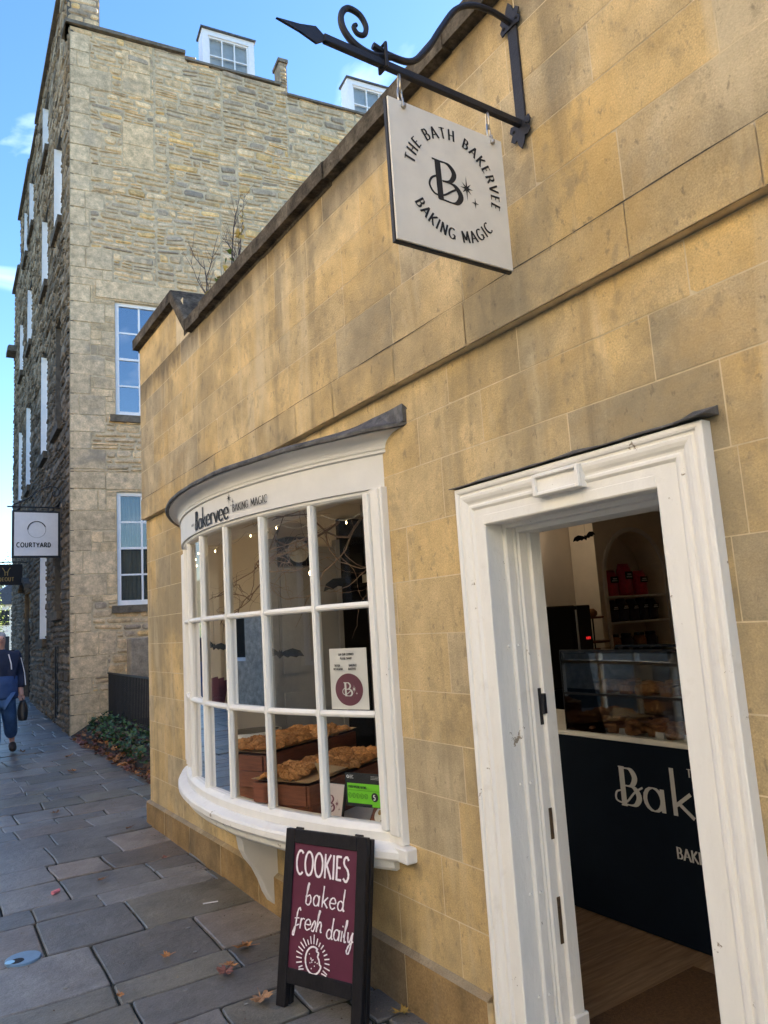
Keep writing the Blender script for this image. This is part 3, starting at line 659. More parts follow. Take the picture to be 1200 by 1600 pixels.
# ---- niche with an arched head on the far wall of the shop
nx, nw, nzb, nzt = 6.86, .50, 1.1, 2.45
mb = MB(); n = 22; yb_ = 5.60
ap = [(nx-nw, nzb)]+[(nx+nw*math.cos(R(180-180*i/n)), nzt-.5+.5*math.sin(R(180-180*i/n))) for i in range(n+1)]+[(nx+nw, nzb)]
op = [(6.25, nzb)]+[(6.25+(8.0-6.25)*i/n, 2.69) for i in range(n+1)]+[(8.0, nzb)]
vs = [(x, yb_-.28, z) for x, z in ap]+[(x, yb_-.28, z) for x, z in op]+[(x, yb_+.04, z) for x, z in ap]
k = len(ap)
mb.mesh(vs, [(i, i+1, k+i+1, k+i) for i in range(k-1)]+[(i, i+1, 2*k+i+1, 2*k+i) for i in range(k-1)])
mb.box(6.25, 8.0, yb_-.28, yb_+.04, .05, nzb); mb.box(6.22, 6.25, yb_-.30, yb_+.04, .05, 2.69)
nich = mb.build('arched_niche', M['nichepaint'], shop)
mb = MB(); k2 = [(nx+(nw+q)*math.cos(R(180-180*i/n))*1.0, nzt-.5+(.5+q)*math.sin(R(180-180*i/n))) for q in (.0, .045) for i in range(n+1)]; lo = [(nx-nw, nzb), (nx-nw-.045, nzb), (nx+nw, nzb), (nx+nw+.045, nzb)]
ring_ = [[lo[0]]+k2[:n+1]+[lo[2]], [lo[1]]+k2[n+1:]+[lo[3]]]; m_ = n+3
mb.mesh([(x, yb_-.281-o, z) for o in (0, .02) for rg in ring_ for x, z in rg], [(i, i+1, m_+i+1, m_+i) for i in range(m_-1)]+[(2*m_+i, 2*m_+i+1, 3*m_+i+1, 3*m_+i) for i in range(m_-1)]+[(i, i+1, 2*m_+i+1, 2*m_+i) for i in range(m_-1)]+[(m_+i, m_+i+1, 3*m_+i+1, 3*m_+i) for i in range(m_-1)])
mb.build('arch_contrast_ring', M['white'], nich)  # white ring added to draw the arch edge that shading would show
for z in (1.44, 1.72): mb = MB(); mb.bbox(nx-nw+.002, nx+nw-.002, yb_-.29, yb_+.03, z, z+.022, .002); mb.build('niche_shelf', M['white'], nich)
mb = MB()   # row of goods at the foot of the niche
def bag(x, y, z, w_, h, d, mt, label):
    t = thing('foil_bag', (x, y, z), label, 'bag', 'foil bags on the arched niche shelves'); mb = MB(); n = 6; vs = []
    for i in range(9):
        f = i/8; ww = w_/2*(1-.10*(f > .85)-.06*math.sin(f*3)); dd = d/2*(1-.9*f**6)
        for k2 in range(16):
            a = 2*math.pi*k2/16; ca, sa = math.cos(a), math.sin(a); s4 = (abs(ca)**3+abs(sa)**3)**(-1/3)
            q = .006*noise.noise((x*9+ca, z*7+f*4, sa)); vs.append((x+ca*s4*(ww+q), y+sa*s4*(dd+q), z+h*f))
    mb.mesh(vs, [(i*16+k2, i*16+(k2+1) % 16, (i+1)*16+(k2+1) % 16, (i+1)*16+k2) for i in range(8) for k2 in range(16)]+[tuple(range(16)), tuple(8*16+k2 for k2 in range(16))])
    mb.build('pouch', mt, t, smooth=True)
    mb = MB(); mb.bbox(x-w_*.32, x+w_*.32, y-d/2-.008, y-d/2-.002, z+h*.5, z+h*.74, .001); mb.build('bag_label', M['blackfelt'], t)
    mb = MB(); mb.box(x-w_*.24, x+w_*.24, y-d/2-.0095, y-d/2-.0082, z+h*.55, z+h*.60); mb.box(x-w_*.16, x+w_*.20, y-d/2-.0095, y-d/2-.0082, z+h*.63, z+h*.68); mb.build('label_print', M['white_paper'], t)
for x, h, t in ((6.52, .28, 'left'), (6.77, .35, 'middle'), (7.02, .27, 'right')):
    bag(x, 5.40, 1.743, .19, h, .13, M['redbag'], {'left': 'crumpled red foil bag with black label on the upper niche shelf, nearest the left edge', 'middle': 'tallest red foil bag, in the middle of the upper niche shelf', 'right': 'short red foil bag with black label at the right of the upper niche shelf'}[t])
for i, x in enumerate((6.49, 6.66, 6.83, 7.00, 7.17)):
    bag(x, 5.40, 1.463, .16, .235+.01*(i % 2), .13, M['purplebag'], 'dark purple foil bag, %s on the middle niche shelf' % ('first from the left', 'second from the left', 'third from the left', 'fourth from the left', 'fifth and last from the left')[i])
# ---- counter with its glass case
ct = thing('display_counter', (3.4, 2, .05), 'navy bakery counter with white lettering and a glass pastry case on top', 'counter')
CX = 3.075
mb = MB(); mb.bbox(CX, CX+.02, .5, 3.75, .06, .95, .002); mb.box(CX+.02, CX+.6, .5, 3.75, .06, .95); mb.build('counter_front', M['navy'], ct)
mb = MB(); mb.bbox(CX-.008, CX+.64, .48, 3.77, .95, .972, .003); mb.build('counter_top', M['white'], ct)
mb = MB(); ik = Ink(mb, lambda u, v, l: (CX-.0015-l, 2.62-u, .64+v))
e = ik.text('B', 0, 0, .185, .17, .035, .0, 1.1, serif=True)
ik.stroke(cat([(.03, .075), (-.02, .06), (-.025, .02), (.03, .015), (.09, .07), (.14, .10)]), .012, .007)
e = ik.text('akervee', e+.02, 0, .215, .11, .03, .10, 1.2)
ik.text('THE BATH', .40, .185, .036, .2, .08, .15, serif=True)
ik.text('BAKING MAGIC', .30, -.19, .05, .2, .08, .15, serif=True)
mb.build('counter_lettering', M['counterwhite'], ct)
mb = MB(); g0, g1 = .6, 2.96
mb.box(CX+.02, CX+.026, g0, g1, .973, 1.385); mb.box(CX+.05, CX+.5, g1-.006, g1, .973, 1.385); mb.box(CX+.02, CX+.5, g0, g1, 1.386, 1.392); 
cse = mb.build('glass_case', M['glasscase'], ct)
mb = MB()
for y in (g1, (g0+g1)/2+.2, g0):
    for x in (CX+.02,): mb.box(x-.003, x+.004, y-.004, y+.003, .973, 1.393)
for z in (1.393, 1.165): mb.box(CX+.017, CX+.03, g0, g1, z, z+.012)
mb.box(CX+.49, CX+.50, g0, g1, .973, 1.4)
mb.build('case_frame', M['machine'], cse)
mb = MB(); mb.box(CX+.04, CX+.48, g0+.01, g1-.01, 1.165, 1.173); mb.build('case_shelf', M['plaster'], cse)
r = random.Random(21)
def pastry(x, y, z, kind, label):
    mb = MB(); 
    if kind == 0:
        n = 9; vs = []
        pts = [(x+.05*math.cos(R(200-220*i/n)), y+.07*math.sin(R(200-220*i/n)), z+.022) for i in range(n+1)]
        mb.tube(pts, [.008+.022*math.sin(math.pi*i/n)+.003*(i % 2) for i in range(n+1)], 10)
    elif kind == 1:
        mb.bbox(x-.045, x+.045, y-.035, y+.035, z, z+.045, .006); mb.bbox(x-.04, x+.04, y-.03, y+.03, z+.045, z+.06, .008)
    else: mb.lathe(x, y, [(.03, z), (.042, z+.012), (.045, z+.03), (.03, z+.048), (.01, z+.055)], 14)
    o = mb.build('pastry', M['pastry'], None, origin=(x, y, z), smooth=kind != 1); tag(o, label, 'pastry', 'pastries in the glass case')
mbs = [('croissant shaped pastry', 0), ('square caramel slice', 1), ('round bun', 2)]
for z, row, nm in ((.974, 11, 'lower floor'), (1.174, 10, 'glass shelf')):
    for i in range(row):
        k = (i*7+row) % 3; y = 2.86-i*.085-(.0 if row == 11 else .03)
        for j, x in enumerate((CX+.10, CX+.24)):
            pastry(x+r.uniform(-.015, .015), y+r.uniform(-.01, .01), z+.001, (k+j) % 3, 'brown %s, %s row of the %s, number %d from the left' % (mbs[(k+j) % 3][0], ('front', 'second')[j], nm, i+1))
for i, y in enumerate((2.80, 2.58, 2.36, 2.2)):
    mb = MB(); mb.prism([(CX+.045, y, .974), (CX+.055, y, 1.004), (CX+.065, y, .974)], (0, .05, 0)); tag(mb.build('price_card', M['white_paper'], None, origin=(CX+.05, y, .974)), 'small white folded price card, %s from the left end of the pastry case' % ('first', 'second', 'third', 'fourth')[i], 'price card', 'price cards in the case')
# oven with red digits, tray rack
ov = thing('bakery_oven', (5.2, 5.2, .9), 'tall black oven with a red digital display behind the counter', 'oven')
mb = MB(); mb.bbox(4.7, 5.50, 5.0, 5.55, .9, 1.665, .01); mb.build('oven_body', M['machine'], ov)
mb = MB(); mb.bbox(5.51, 5.70, 4.99, 5.55, .9, 1.66, .008); mb.build('control_panel', M['machine'], ov)
mb = MB()
for k in range(3): mb.box(5.60+.022*k, 5.612+.022*k, 4.985, 4.989, 1.33, 1.355)
mb.build('red_display', M['led'], ov)
mb = MB(); mb.tube([(5.47, 4.97, 1.0), (5.47, 4.97, 1.62)], .010, 8); mb.build('door_handle', M['steel'], ov)
mb = MB(); mb.box(4.6, 6.15, 4.95, 5.59, .05, .899); tag(mb.build('back_cabinet', M['navy'], None, origin=(5.4, 5.3, .05)), 'dark low cabinet standing under the black oven', 'cabinet')
cs = thing('cake_stand', (5.90, 5.15, .9), 'brown cake stand on two tiers beside the black oven', 'cake stand')
mb = MB(); mb.lathe(5.90, 5.15, [(.14, 1.28), (.15, 1.29), (.15, 1.3)], 20); mb.lathe(5.90, 5.15, [(.10, 1.52), (.11, 1.53), (.11, 1.54)], 20); mb.build('plate', M['crate'], cs)
mb = MB(); mb.tube([(5.90, 5.15, .9), (5.90, 5.15, 1.6)], .008, 8); mb.lathe(5.90, 5.15, [(.08, .9), (.07, .915), (.01, .93)], 16); mb.build('stem', M['iron'], cs)
mb = MB(); mb.lathe(5.88, 5.13, [(.03, 1.541), (.05, 1.56), (.05, 1.59), (.02, 1.62)], 12); tag(mb.build('cake', M['pastry'], None, origin=(5.88, 5.13, 1.54), smooth=True), 'small brown cake on the top tier of the stand', 'cake')
# jars and wrapped goods at the foot of the niche
for i, x in enumerate((6.52, 6.72, 6.94, 7.14)):
    j = thing('glass_jar', (x, 5.42, 1.1), 'lidded jar of wrapped treats, %s from the left at the niche foot' % ('first', 'second', 'third', 'fourth')[i], 'jar', 'jars at the foot of the niche')
    mb = MB(); mb.lathe(x, 5.42, [(.07, 1.101), (.075, 1.13), (.075, 1.26), (.05, 1.30)], 18); mb.build('jar_body', M['pastry'] if i % 2 == 0 else M['purplebag'], j, smooth=True)
    mb = MB(); mb.lathe(x, 5.42, [(.052, 1.3005), (.055, 1.305), (.055, 1.325), (.04, 1.33)], 18); mb.build('lid', M['machine'], j)
# doormat
mb = MB(); mb.bbox(2.13, 2.93, 1.3, 2.2, .0515, .066, .004, M=Matrix.Identity(4)); tag(mb.build('doormat', M['coir'], None, origin=(2.5, 1.8, .05)), 'brown coir doormat on the oak boards just inside the doorway', 'doormat')
dl = thing('niche_fill_lamp', (5.42, 5.4, 2.44), 'tiny lit spotlight high on the back wall left of the arched niche', 'lamp')  # small glowing bulb added to brighten the niche wall
mb = MB(); mb.tube([(5.42, 5.4, 2.47), (5.42, 5.4, 2.699)], .004, 6); mb.build('flex', M['ink'], dl)
mb = MB(); mb.lathe(5.42, 5.4, [(.004, 2.42), (.018, 2.428), (.024, 2.445), (.018, 2.462), (.006, 2.47)], 14); mb.build('bulb', mat('niche_fill_bulb', (1, .85, .7), .4, var=0, emit=(1, .80, .58), es=20), dl, smooth=True)
# speaker
sp = thing('wall_speaker', (2.77, 5.5, 2.2), 'small square black speaker high above the panelled door', 'speaker')
mb = MB(); mb.bbox(2.64, 2.90, 5.42, 5.599, 2.12, 2.36, .01); mb.build('cabinet', M['machine'], sp)
mb = MB(); q = len(mb.v); mb.lathe(0, 0, [(.095, 0), (.095, .012), (.08, .012), (.07, .003), (.02, .001), (.018, .01), (.001, .012)], 24); mb.v = [(2.75+a, 5.419-c, 2.24+b) for a, b, c in mb.v]; mb.build('cone', M['plastergrey'], sp, smooth=True)
# shelf with cartons and blue light
sh = thing('wall_shelf', (3.9, 5.4, 1.97), 'dark wall shelf with a small blue light under the white cartons', 'shelf')
mb = MB(); mb.bbox(3.35, 4.4, 5.25, 5.599, 1.93, 1.965, .004); mb.build('board', M['machine'], sh)
mb = MB(); mb.box(3.5, 3.54, 5.246, 5.2495, 1.94, 1.955); mb.build('blue_light', M['ledblue'], sh)
for i, (x, z, w_) in enumerate(((3.62, 1.966, .36), (3.66, 2.107, .32), (4.02, 1.966, .30))):
    t = thing('carton', (x, 5.42, z), ('wide white carton at the bottom of the shelf stack', 'white carton on top of the stack on the dark shelf', 'single white carton standing right of the stacked pair')[i], 'carton', 'cartons on the wall shelf')
    mb = MB(); mb.bbox(x-w_/2, x+w_/2, 5.28, 5.56, z, z+.12, .003); mb.build('box', M['white'], t)
    mb = MB(); mb.bbox(x-w_/2-.004, x+w_/2+.004, 5.276, 5.564, z+.121, z+.139, .003); mb.build('lid', M['white'], t)
# ---- window display
def crate(cx, cy, z, L_, W_, h, ang, label):
    t = thing('wooden_crate', (cx, cy, z), label, 'crate', 'wooden crates stacked in the window'); Mx = Matrix.Translation((cx, cy, z)) @ Matrix.Rotation(ang, 4, 'Z')
    for s in (-1, 1):
        mb = MB(); mb.bbox(-L_/2, L_/2, s*W_/2-.009, s*W_/2+.009, 0, h, .002, M=Mx); mb.build('side_board', M['crate'], t)
        mb = MB(); mb.bbox(s*L_/2-.009, s*L_/2+.009, -W_/2+.0095, W_/2-.0095, 0, h, .002, M=Mx); mb.build('end_board', M['crate'], t)
    mb = MB(); mb.box(-L_/2+.01, L_/2-.01, -W_/2+.01, W_/2-.01, h*.5, h*.5+.008, M=Mx); mb.build('base_board', M['crate'], t)
    return t
TA = R(24)
TR = [((2.07, 3.80), .67, .86, .36, 'front'), ((2.12, 4.40), .67, .90, .36, 'rear')]
for k, ((cx, cy), z, L_, W_, nm) in enumerate(TR):
    lv = [(.641, .088), (.7305, .098)] if k == 0 else [(.641, .088), (.7305, .088), (.8200, .088)]
    for i, (z0, h) in enumerate(lv):
        off = .0 if i else .01
        crate(cx+off, cy, z0, L_-.02*(i == 0), W_-.02*(i == 0), h, TA, 'reddish wooden crate in the window, %s level of the %s stack' % (('lowest', 'middle', 'top')[i] if k else ('lowest', 'top')[i], nm))
    zt = lv[-1][0]+lv[-1][1]
    Mx = Matrix.Translation((cx, cy, zt+.002)) @ Matrix.Rotation(TA, 4, 'Z')
    mb = MB(); nx_, ny_ = 26, 12; vs = []; hl, hw = L_/2+.012, W_/2+.012
    for i in range(nx_+1):
        for j in range(ny_+1):
            x = -hl+2*hl*i/nx_; y = -hw+2*hw*j/ny_; e_ = max(abs(x)/hl, abs(y)/hw)
            zz = .004 + (.014 if e_ > .93 else 0)+.006*noise.noise((x*9, y*9, k))
            vs.append(Mx @ Vector((x, y, zz)))
    mb.mesh(vs, [(i*(ny_+1)+j, (i+1)*(ny_+1)+j, (i+1)*(ny_+1)+j+1, i*(ny_+1)+j+1) for i in range(nx_) for j in range(ny_)])
    if k == 0: mb.mesh([Mx @ Vector(p) for p in ((-.34, -.19, .03), (-.10, -.192, .028), (-.24, -.02, .075), (-.27, -.10, .08))], [(0, 1, 2, 3)])
    tag(mb.build('baking_paper', M['paper'], None, origin=(cx, cy, zt)), 'crinkled brown baking paper lining the %s cookie crate in the window' % nm, 'baking paper', 'baking paper sheets under the cookies')
    # cookies
    base = []
    for s_ in range(4):
        m2 = MB(); rr = random.Random(50+s_); n = 22; rings = [(.0, .024), (.25, .027), (.5, .025), (.7, .023), (.85, .018), (1.0, .009), (.94, 0.0)]; vs = []
        for (f, h) in rings[1:]:
            for a in range(n):
                t = 2*math.pi*a/n; q = 1+.10*noise.noise((math.cos(t)*1.6, math.sin(t)*1.6, s_*3)); rad = .060*f*q
                vs.append((rad*math.cos(t), rad*math.sin(t), h+(.013*noise.noise((rad*95*math.cos(t), rad*95*math.sin(t), s_*5+k)) if f < .99 else .003*noise.noise((t*3, s_, k)))))
        vs.append((0, 0, .028)); c_ = [(.7, .62, .5), (1, 1, 1), (1.15, 1.1, 1), (.85, .8, .7)][s_]
        fs = [(i*n+a, i*n+(a+1) % n, (i+1)*n+(a+1) % n, (i+1)*n+a) for i in range(5) for a in range(n)]+[(len(vs)-1, a, (a+1) % n) for a in range(n)]+[tuple(5*n+a for a in range(n))]
        m2.mesh(vs, fs, c_); base.append(m2)
    rr = random.Random(90+k); cnt = 0; protos = {}
    lay = [(-.36+.088*i, -.125+.125*j, 0) for i in range(9) for j in range(3)]+[(-.31+.10*i, -.09+.09*j, 1) for i in range(7) for j in range(3) if (i+j) % 4]
    for (x, y, l) in lay:
        if k == 0 and x < -.13 and y < -.0 and l < 2 and (x+y) < -.2: continue
        s_ = rr.randrange(4)
        p = Mx @ Vector((x+rr.uniform(-.02, .02), y+rr.uniform(-.02, .02), .014+l*.015+rr.uniform(0, .008)))
        if s_ not in protos:
            o = base[s_].build('cookie', M['cookie'], None, smooth=False); protos[s_] = o
        else: o = protos[s_].copy(); col.objects.link(o)
        o.location = p; o.rotation_euler = (rr.uniform(-.28, .28), rr.uniform(-.28, .28), rr.uniform(0, 6))
        tag(o, 'golden brown cookie heaped on the %s crate in the bow window' % nm, 'cookie', 'cookies heaped on the %s crate' % nm)
# white tub behind, purple spotted bag at left
tb = thing('serving_tub', (1.98, 4.82, .67), 'white oval tub with a dark inside behind the cookie crates', 'tub')
mb = MB(); mb.lathe(2.02, 4.78, [(.12, .641), (.13, .70), (.16, .93), (.165, .955)], 26, sx=1.25); mb.build('tub_wall', M['white'], tb, smooth=True)
mb = MB(); mb.lathe(2.02, 4.78, [(.15, .956), (.14, .957), (.02, .9575)], 26, sx=1.25); mb.build('contents', M['machine'], tb)
gb = thing('gift_bag', (1.83, 5.0, .641), 'plum gift bag with white dots at the far end of the window', 'bag')
mb = MB(); mb.bbox(1.78, 1.93, 4.86, 5.14, .642, 1.12, .004); mb.build('bag_body', M['purpledots'], gb)
mb = MB(); r = random.Random(3)
for i in range(90):
    y, z, f = r.uniform(4.87, 5.13), r.uniform(.66, 1.1), r.random(); x = r.uniform(1.79, 1.92)
    if f < .5: mb.box(1.7778, 1.7795, y, y+.005, z, z+.005)
    else: mb.box(x, x+.005, 4.8578, 4.8595, z, z+.005)
mb.build('dots', M['white_paper'], gb)
mb = MB(); mb.tube([(1.85, 4.93, 1.12)]+[(1.85, 5.0-.07*math.cos(t), 1.12+.1*math.sin(t)) for t in (.5, 1, 1.57, 2.1, 2.7)]+[(1.85, 5.07, 1.12)], .004, 6); mb.build('handle', M['white'], gb)
# pink tissue tuft
mb = MB(); r = random.Random(5)
for i in range(26):
    a = r.uniform(0, 6.28); x, y = 1.85+.04*math.cos(a), 5.0+.08*math.sin(a); h = r.uniform(.1, .2); q = r.uniform(-.05, .05)
    mb.mesh([(x-.012, y, 1.10), (x+.012, y, 1.1), (x+.03+q, y+q, 1.12+h), (x-.03+q, y+q*.5, 1.11+h)], [(0, 1, 2, 3)])
tag(mb.build('tissue_paper', M['plum'], None, origin=(1.85, 5, 1.1)), 'crumpled red tissue paper sticking out of the dotted gift bag', 'tissue')
def gmap(ph0, off, z0, s=1):   # lettering or paper on the inside/outside of a pane
    return lambda u, v, l: arc(ph0-u/WR, off+l, z0+v)
def onglass(mb, ph0, off, z0, w_, h, t=.0015):
    vs = [arc(ph0-u/WR, off+o, z0+v) for u in (0, w_) for v in (0, h) for o in (0, t)]
    mb.mesh(vs, [(0, 1, 3, 2), (4, 6, 7, 5), (0, 4, 5, 1), (2, 3, 7, 6), (0, 2, 6, 4), (1, 5, 7, 3)])
ph = lambda y: math.asin((y-4.2)/WR)
po = thing('shop_poster', arc(ph(3.05), -.012, 1.22), 'white paper poster with a plum disc taped inside the right hand panes', 'poster')
Wp = .225; Hp = .285; p0 = ph(3.19)
mb = MB(); onglass(mb, p0, -.0175, 1.222, Wp, Hp); mb.build('sheet', M['white_paper'], po)
mb = MB(); f = gmap(p0, -.0157, 1.222); n = 40; mb.face([f(.112+.083*math.cos(2*math.pi*i/n), .092+.075*math.sin(2*math.pi*i/n), 0) for i in range(n)]); mb.build('plum_disc', M['plum'], po)
mb = MB(); ik = Ink(mb, gmap(p0, -.0150, 1.222)); logoB(ik, .083, .062, .062, .2, .05); mb.build('disc_logo', M['white_paper'], po)
mb = MB(); ik = Ink(mb, gmap(p0, -.0155, 1.222))
for t, x, y, s in (('LUV OUR COOKIES!', .058, .252, .010), ('PLEASE SHARE!', .070, .233, .010), ('TIKTOK', .035, .200, .010), ('BAKERVEE', .125, .200, .010), ('INSTAGRAM', .033, .184, .010), ('BAKERVEE', .125, .184, .010)): ik.text(t, x, y, s, .22, .16, .12, .9)
mb.build('poster_lettering', M['ink'], po)
hy = thing('rating_sticker', arc(ph(3.05), -.012, .8), 'black and green food hygiene rating sticker showing a 5 inside the lower right pane', 'sticker')
p0 = ph(3.135); mb = MB(); onglass(mb, p0, -.0175, .785, .215, .15); mb.build('black_card', M['ink'], hy)
mb = MB(); onglass(mb, p0-.012/WR, -.0158, .800, .190, .088, .0006); onglass(mb, p0-.012/WR-.14/WR, -.0158, .7885, .050, .0113, .0006); mb.build('green_panel', M['green'], hy)
mb = MB(); f = gmap(p0, -.0150, .785); ik = Ink(mb, f)
ik.text('FOOD HYGIENE RATING', .020, .082, .011, .18, .12, .1, .78)
ik.stroke([(.014, .074), (.2, .074)], .001, .001)
for k in range(5): ik.stroke([(a, b) for a, b in circ(.030+.0235*k, .050, .0085, .0105, 0, 360, 14)], .0016, .0014)
for k, d in enumerate('IIIII'): ik.text('C', .0275+.0235*k, .046, .008, .2, .15)
mb.face([f(.168+.019*math.cos(2*math.pi*i/24), .047+.020*math.sin(2*math.pi*i/24), .0002) for i in range(24)])
mb.build('rating_print', M['ink'], hy)
mb = MB(); ik = Ink(mb, gmap(p0, -.0128, .785)); ik.text('5', .161, .036, .022, .22, .16)
ik2 = Ink(mb, gmap(p0, -.0154, .785)); ik2.stroke(circ(.018, .132, .006, .006, 60, 400, 10), .004, .003)
for k, ww in enumerate((.022, .018, .024)): ik2.stroke([(.028, .138-.006*k), (.028+ww, .138-.006*k)], .0018, .0018); ik2.stroke([(.150, .138-.006*k), (.175+ww, .138-.006*k)], .001, .001)
mb.build('rating_white_print', M['white_paper'], hy)
# two framed cards leaning on the display shelf
def card(name, y, x, w_, h, ang, lean, label, logo):
    t = thing(name, (x, y, .645), label, 'card'); Mx = Matrix.Translation((x, y, .645)) @ Matrix.Rotation(ang, 4, 'Z') @ Matrix.Rotation(lean, 4, 'Y')
    mb = MB(); mb.bbox(0, .016, -w_/2, w_/2, 0, h, .002, M=Mx); mb.build('frame', M['ink'], t)
    mb = MB(); mb.box(-.0015, -.0003, -w_/2+.006, w_/2-.006, .02, h-.004, M=Mx); mb.build('print', mat('pale_print', (.60, .52, .52), .7, var=.04) if logo else M['crate'], t)
    mb = MB()
    if logo: logoB(Ink(mb, lambda u, v, l: Mx @ Vector((-.002-l, w_/2-u, v))), .03, .06, .075, .2, .05); mb.build('card_logo', M['plum'], t)
    else:
        mb.face([Mx @ Vector((-.0021, .028*math.cos(a), .09+.036*math.sin(a))) for a in [2*math.pi*i/24 for i in range(24)]]); mb.build('oval', M['sash'], t)
        mb = MB(); mb.face([Mx @ Vector((-.0027, .012*math.cos(a), .10+.014*math.sin(a))) for a in [2*math.pi*i/24 for i in range(24)]]); mb.build('centre', M['gold'], t)
card('framed_card', 3.39, 1.83, .145, .195, R(18), R(14), 'pale upright card with a plum letter B standing on the window shelf', True)
card('dark_card', 3.10, 1.90, .10, .15, R(20), R(38), 'dark leaning card with a white oval behind the green sticker', False)
# bats
def bat(x, y, z, s, rz, tilt, where):
    P = [(0, .05), (.03, .10), (.045, .04), (.12, .09), (.3, .16), (.5, .12), (.62, -.02), (.5, .0), (.42, -.06), (.32, -.0), (.2, -.08), (.1, -.02), (0, -.12)]
    poly = P+[(-a, b) for a, b in P[::-1][1:-1]]
    Mx = Matrix.Translation((x, y, z)) @ Matrix.Rotation(rz, 4, 'Z') @ Matrix.Rotation(tilt, 4, 'Y')
    mb = MB(); n = len(poly); vs = [Mx @ Vector((a*s, .12*abs(a)*s+d, b*s)) for d in (0, .003) for a, b in poly]
    cen = [Mx @ Vector((0, d, 0)) for d in (0, .003)]
    mb.mesh(vs+cen, [(i, (i+1) % n, 2*n) for i in range(n)]+[(n+i, n+(i+1) % n, 2*n+1) for i in range(n)]+[(i, (i+1) % n, n+(i+1) % n, n+i) for i in range(n)])
    mb.tube([Mx @ Vector((0, .001, .05*s)), Mx @ Vector((0, .001, .05*s))+Vector((0, 0, min(.35, 2.69-z)))], .0008, 4)
    tag(mb.build('paper_bat', M['blackfelt'], None, origin=(x, y, z)), 'black paper bat hanging %s' % where, 'bat', 'paper bats hanging in the shop')
bat(1.93, 4.1, 1.47, .24, R(-20), R(8), 'in the middle panes above the cookie crates')
bat(1.76, 4.75, 1.53, .20, R(-70), R(10), 'near the far left end of the bow window')
bat(2.55, 4.3, 1.92, .30, R(-25), R(-22), 'high in the window, tilted up to the right')
bat(2.75, 3.9, 1.66, .16, R(-60), R(30), 'behind the top of the poster')
bat(2.62, 3.55, 1.98, .42, R(-25), R(-14), 'large across the upper right pane by the dark shelf')
bat(5.75, 5.0, 2.33, .26, R(-5), R(-14), 'on the plain wall left of the arched niche')
bat(6.1, 4.2, 2.42, .24, R(-5), R(-8), 'just under the door head above the arched niche')
# curly branches across the top of the window
bt = MB(); r = random.Random(14)
def squig(p, d, ln, rad, depth):
    pts = [Vector(p)]; d = Vector(d).normalized()
    n = 12
    for i in range(n):
        d = (d+Vector((r.uniform(-.5, .5), r.uniform(-.5, .5), r.uniform(-.45, .45)))*.9).normalized()
        q = pts[-1]+d*ln/n
        ph_ = math.atan2(q.y-WC[1], WC[0]-q.x); rad_ = math.hypot(q.y-WC[1], WC[0]-q.x)
        if rad_ > WR-.06: q = Vector((WC[0]-(WR-.07)*math.cos(ph_), WC[1]+(WR-.07)*math.sin(ph_), q.z))
        q.z = min(q.z, 2.27); q.x = min(q.x, 2.7); pts.append(q)
    bt.tube(pts, [rad*(1-.8*i/n) for i in range(n+1)], 5)
    if depth:
        for k in range(4): i = r.randrange(2, n); squig(pts[i], (r.uniform(-1, .6), r.uniform(-1, 1), r.uniform(-1, .5)), ln*.6, rad*.5, depth-1)
squig((2.1, 3.1, 2.2), (-.3, 1, -.2), 1.2, .009, 2); squig((2.1, 3.6, 2.2), (-.4, .5, -.5), .9, .008, 2); squig((2.0, 4.2, 2.24), (-.2, .6, -.5), .9, .008, 2); squig((2.2, 4.7, 2.24), (-.3, -.5, -.4), .9, .008, 2)
tag(bt.build('curly_branches', M['twig'], None, origin=(2.1, 3.9, 2.2)), 'bare curly branches hung across the top of the bow window', 'branches')
fl = thing('fairy_lights', arc(0, -.06, .7), 'string of tiny warm fairy lights around the edge of the bow window', 'fairy lights')
pts = []; r = random.Random(8)
for i in range(60): f = i/59; pts.append(arc(-WP*.955+1.91*WP*f, -.055-.01*math.sin(i*1.3), .655+.01*math.sin(i*2.1)+.006))
up = [arc(-WP*.955, -.05-.006*math.sin(i*1.9), .66+(2.17-.66)*i/30) for i in range(31)][::-1]
tp = [arc(-WP*.955+1.91*WP*i/50, -.06, 2.18-.05*abs(math.sin(i*.5))) for i in range(51)]
allp = tp[::-1]+up[:]+pts
mb = MB(); mb.tube(allp, .0012, 4); mb.build('wire', M['wire'], fl)
bulbs = [p+Vector((0, 0, .006)) for p in pts[1::5]]+[p for p in up[2::5]]+[p+Vector((.0, 0, -.02)) for p in tp[3::5]]
for p in bulbs: mb = MB(); mb.lathe(p.x, p.y, [(.0007, p.z), (.0020, p.z+.003), (.0021, p.z+.010), (.0007, p.z+.014)], 8); mb.build('bulb', M['fairy'], fl)
pl_ = thing('pendant_lamp', (2.62, 4.95, 2.0), 'single warm glowing bulb hanging deep inside the window', 'lamp')
mb = MB(); mb.tube([(2.62, 4.95, 2.06), (2.62, 4.95, 2.699)], .003, 6); mb.build('flex', M['ink'], pl_)
mb = MB(); mb.lathe(2.62, 4.95, [(.004, 1.99), (.016, 2.0), (.02, 2.02), (.012, 2.05), (.01, 2.06)], 14); mb.build('bulb', mat('warm_bulb', (1, .8, .5), .4, var=0, emit=(1, .7, .35), es=22), pl_, smooth=True)
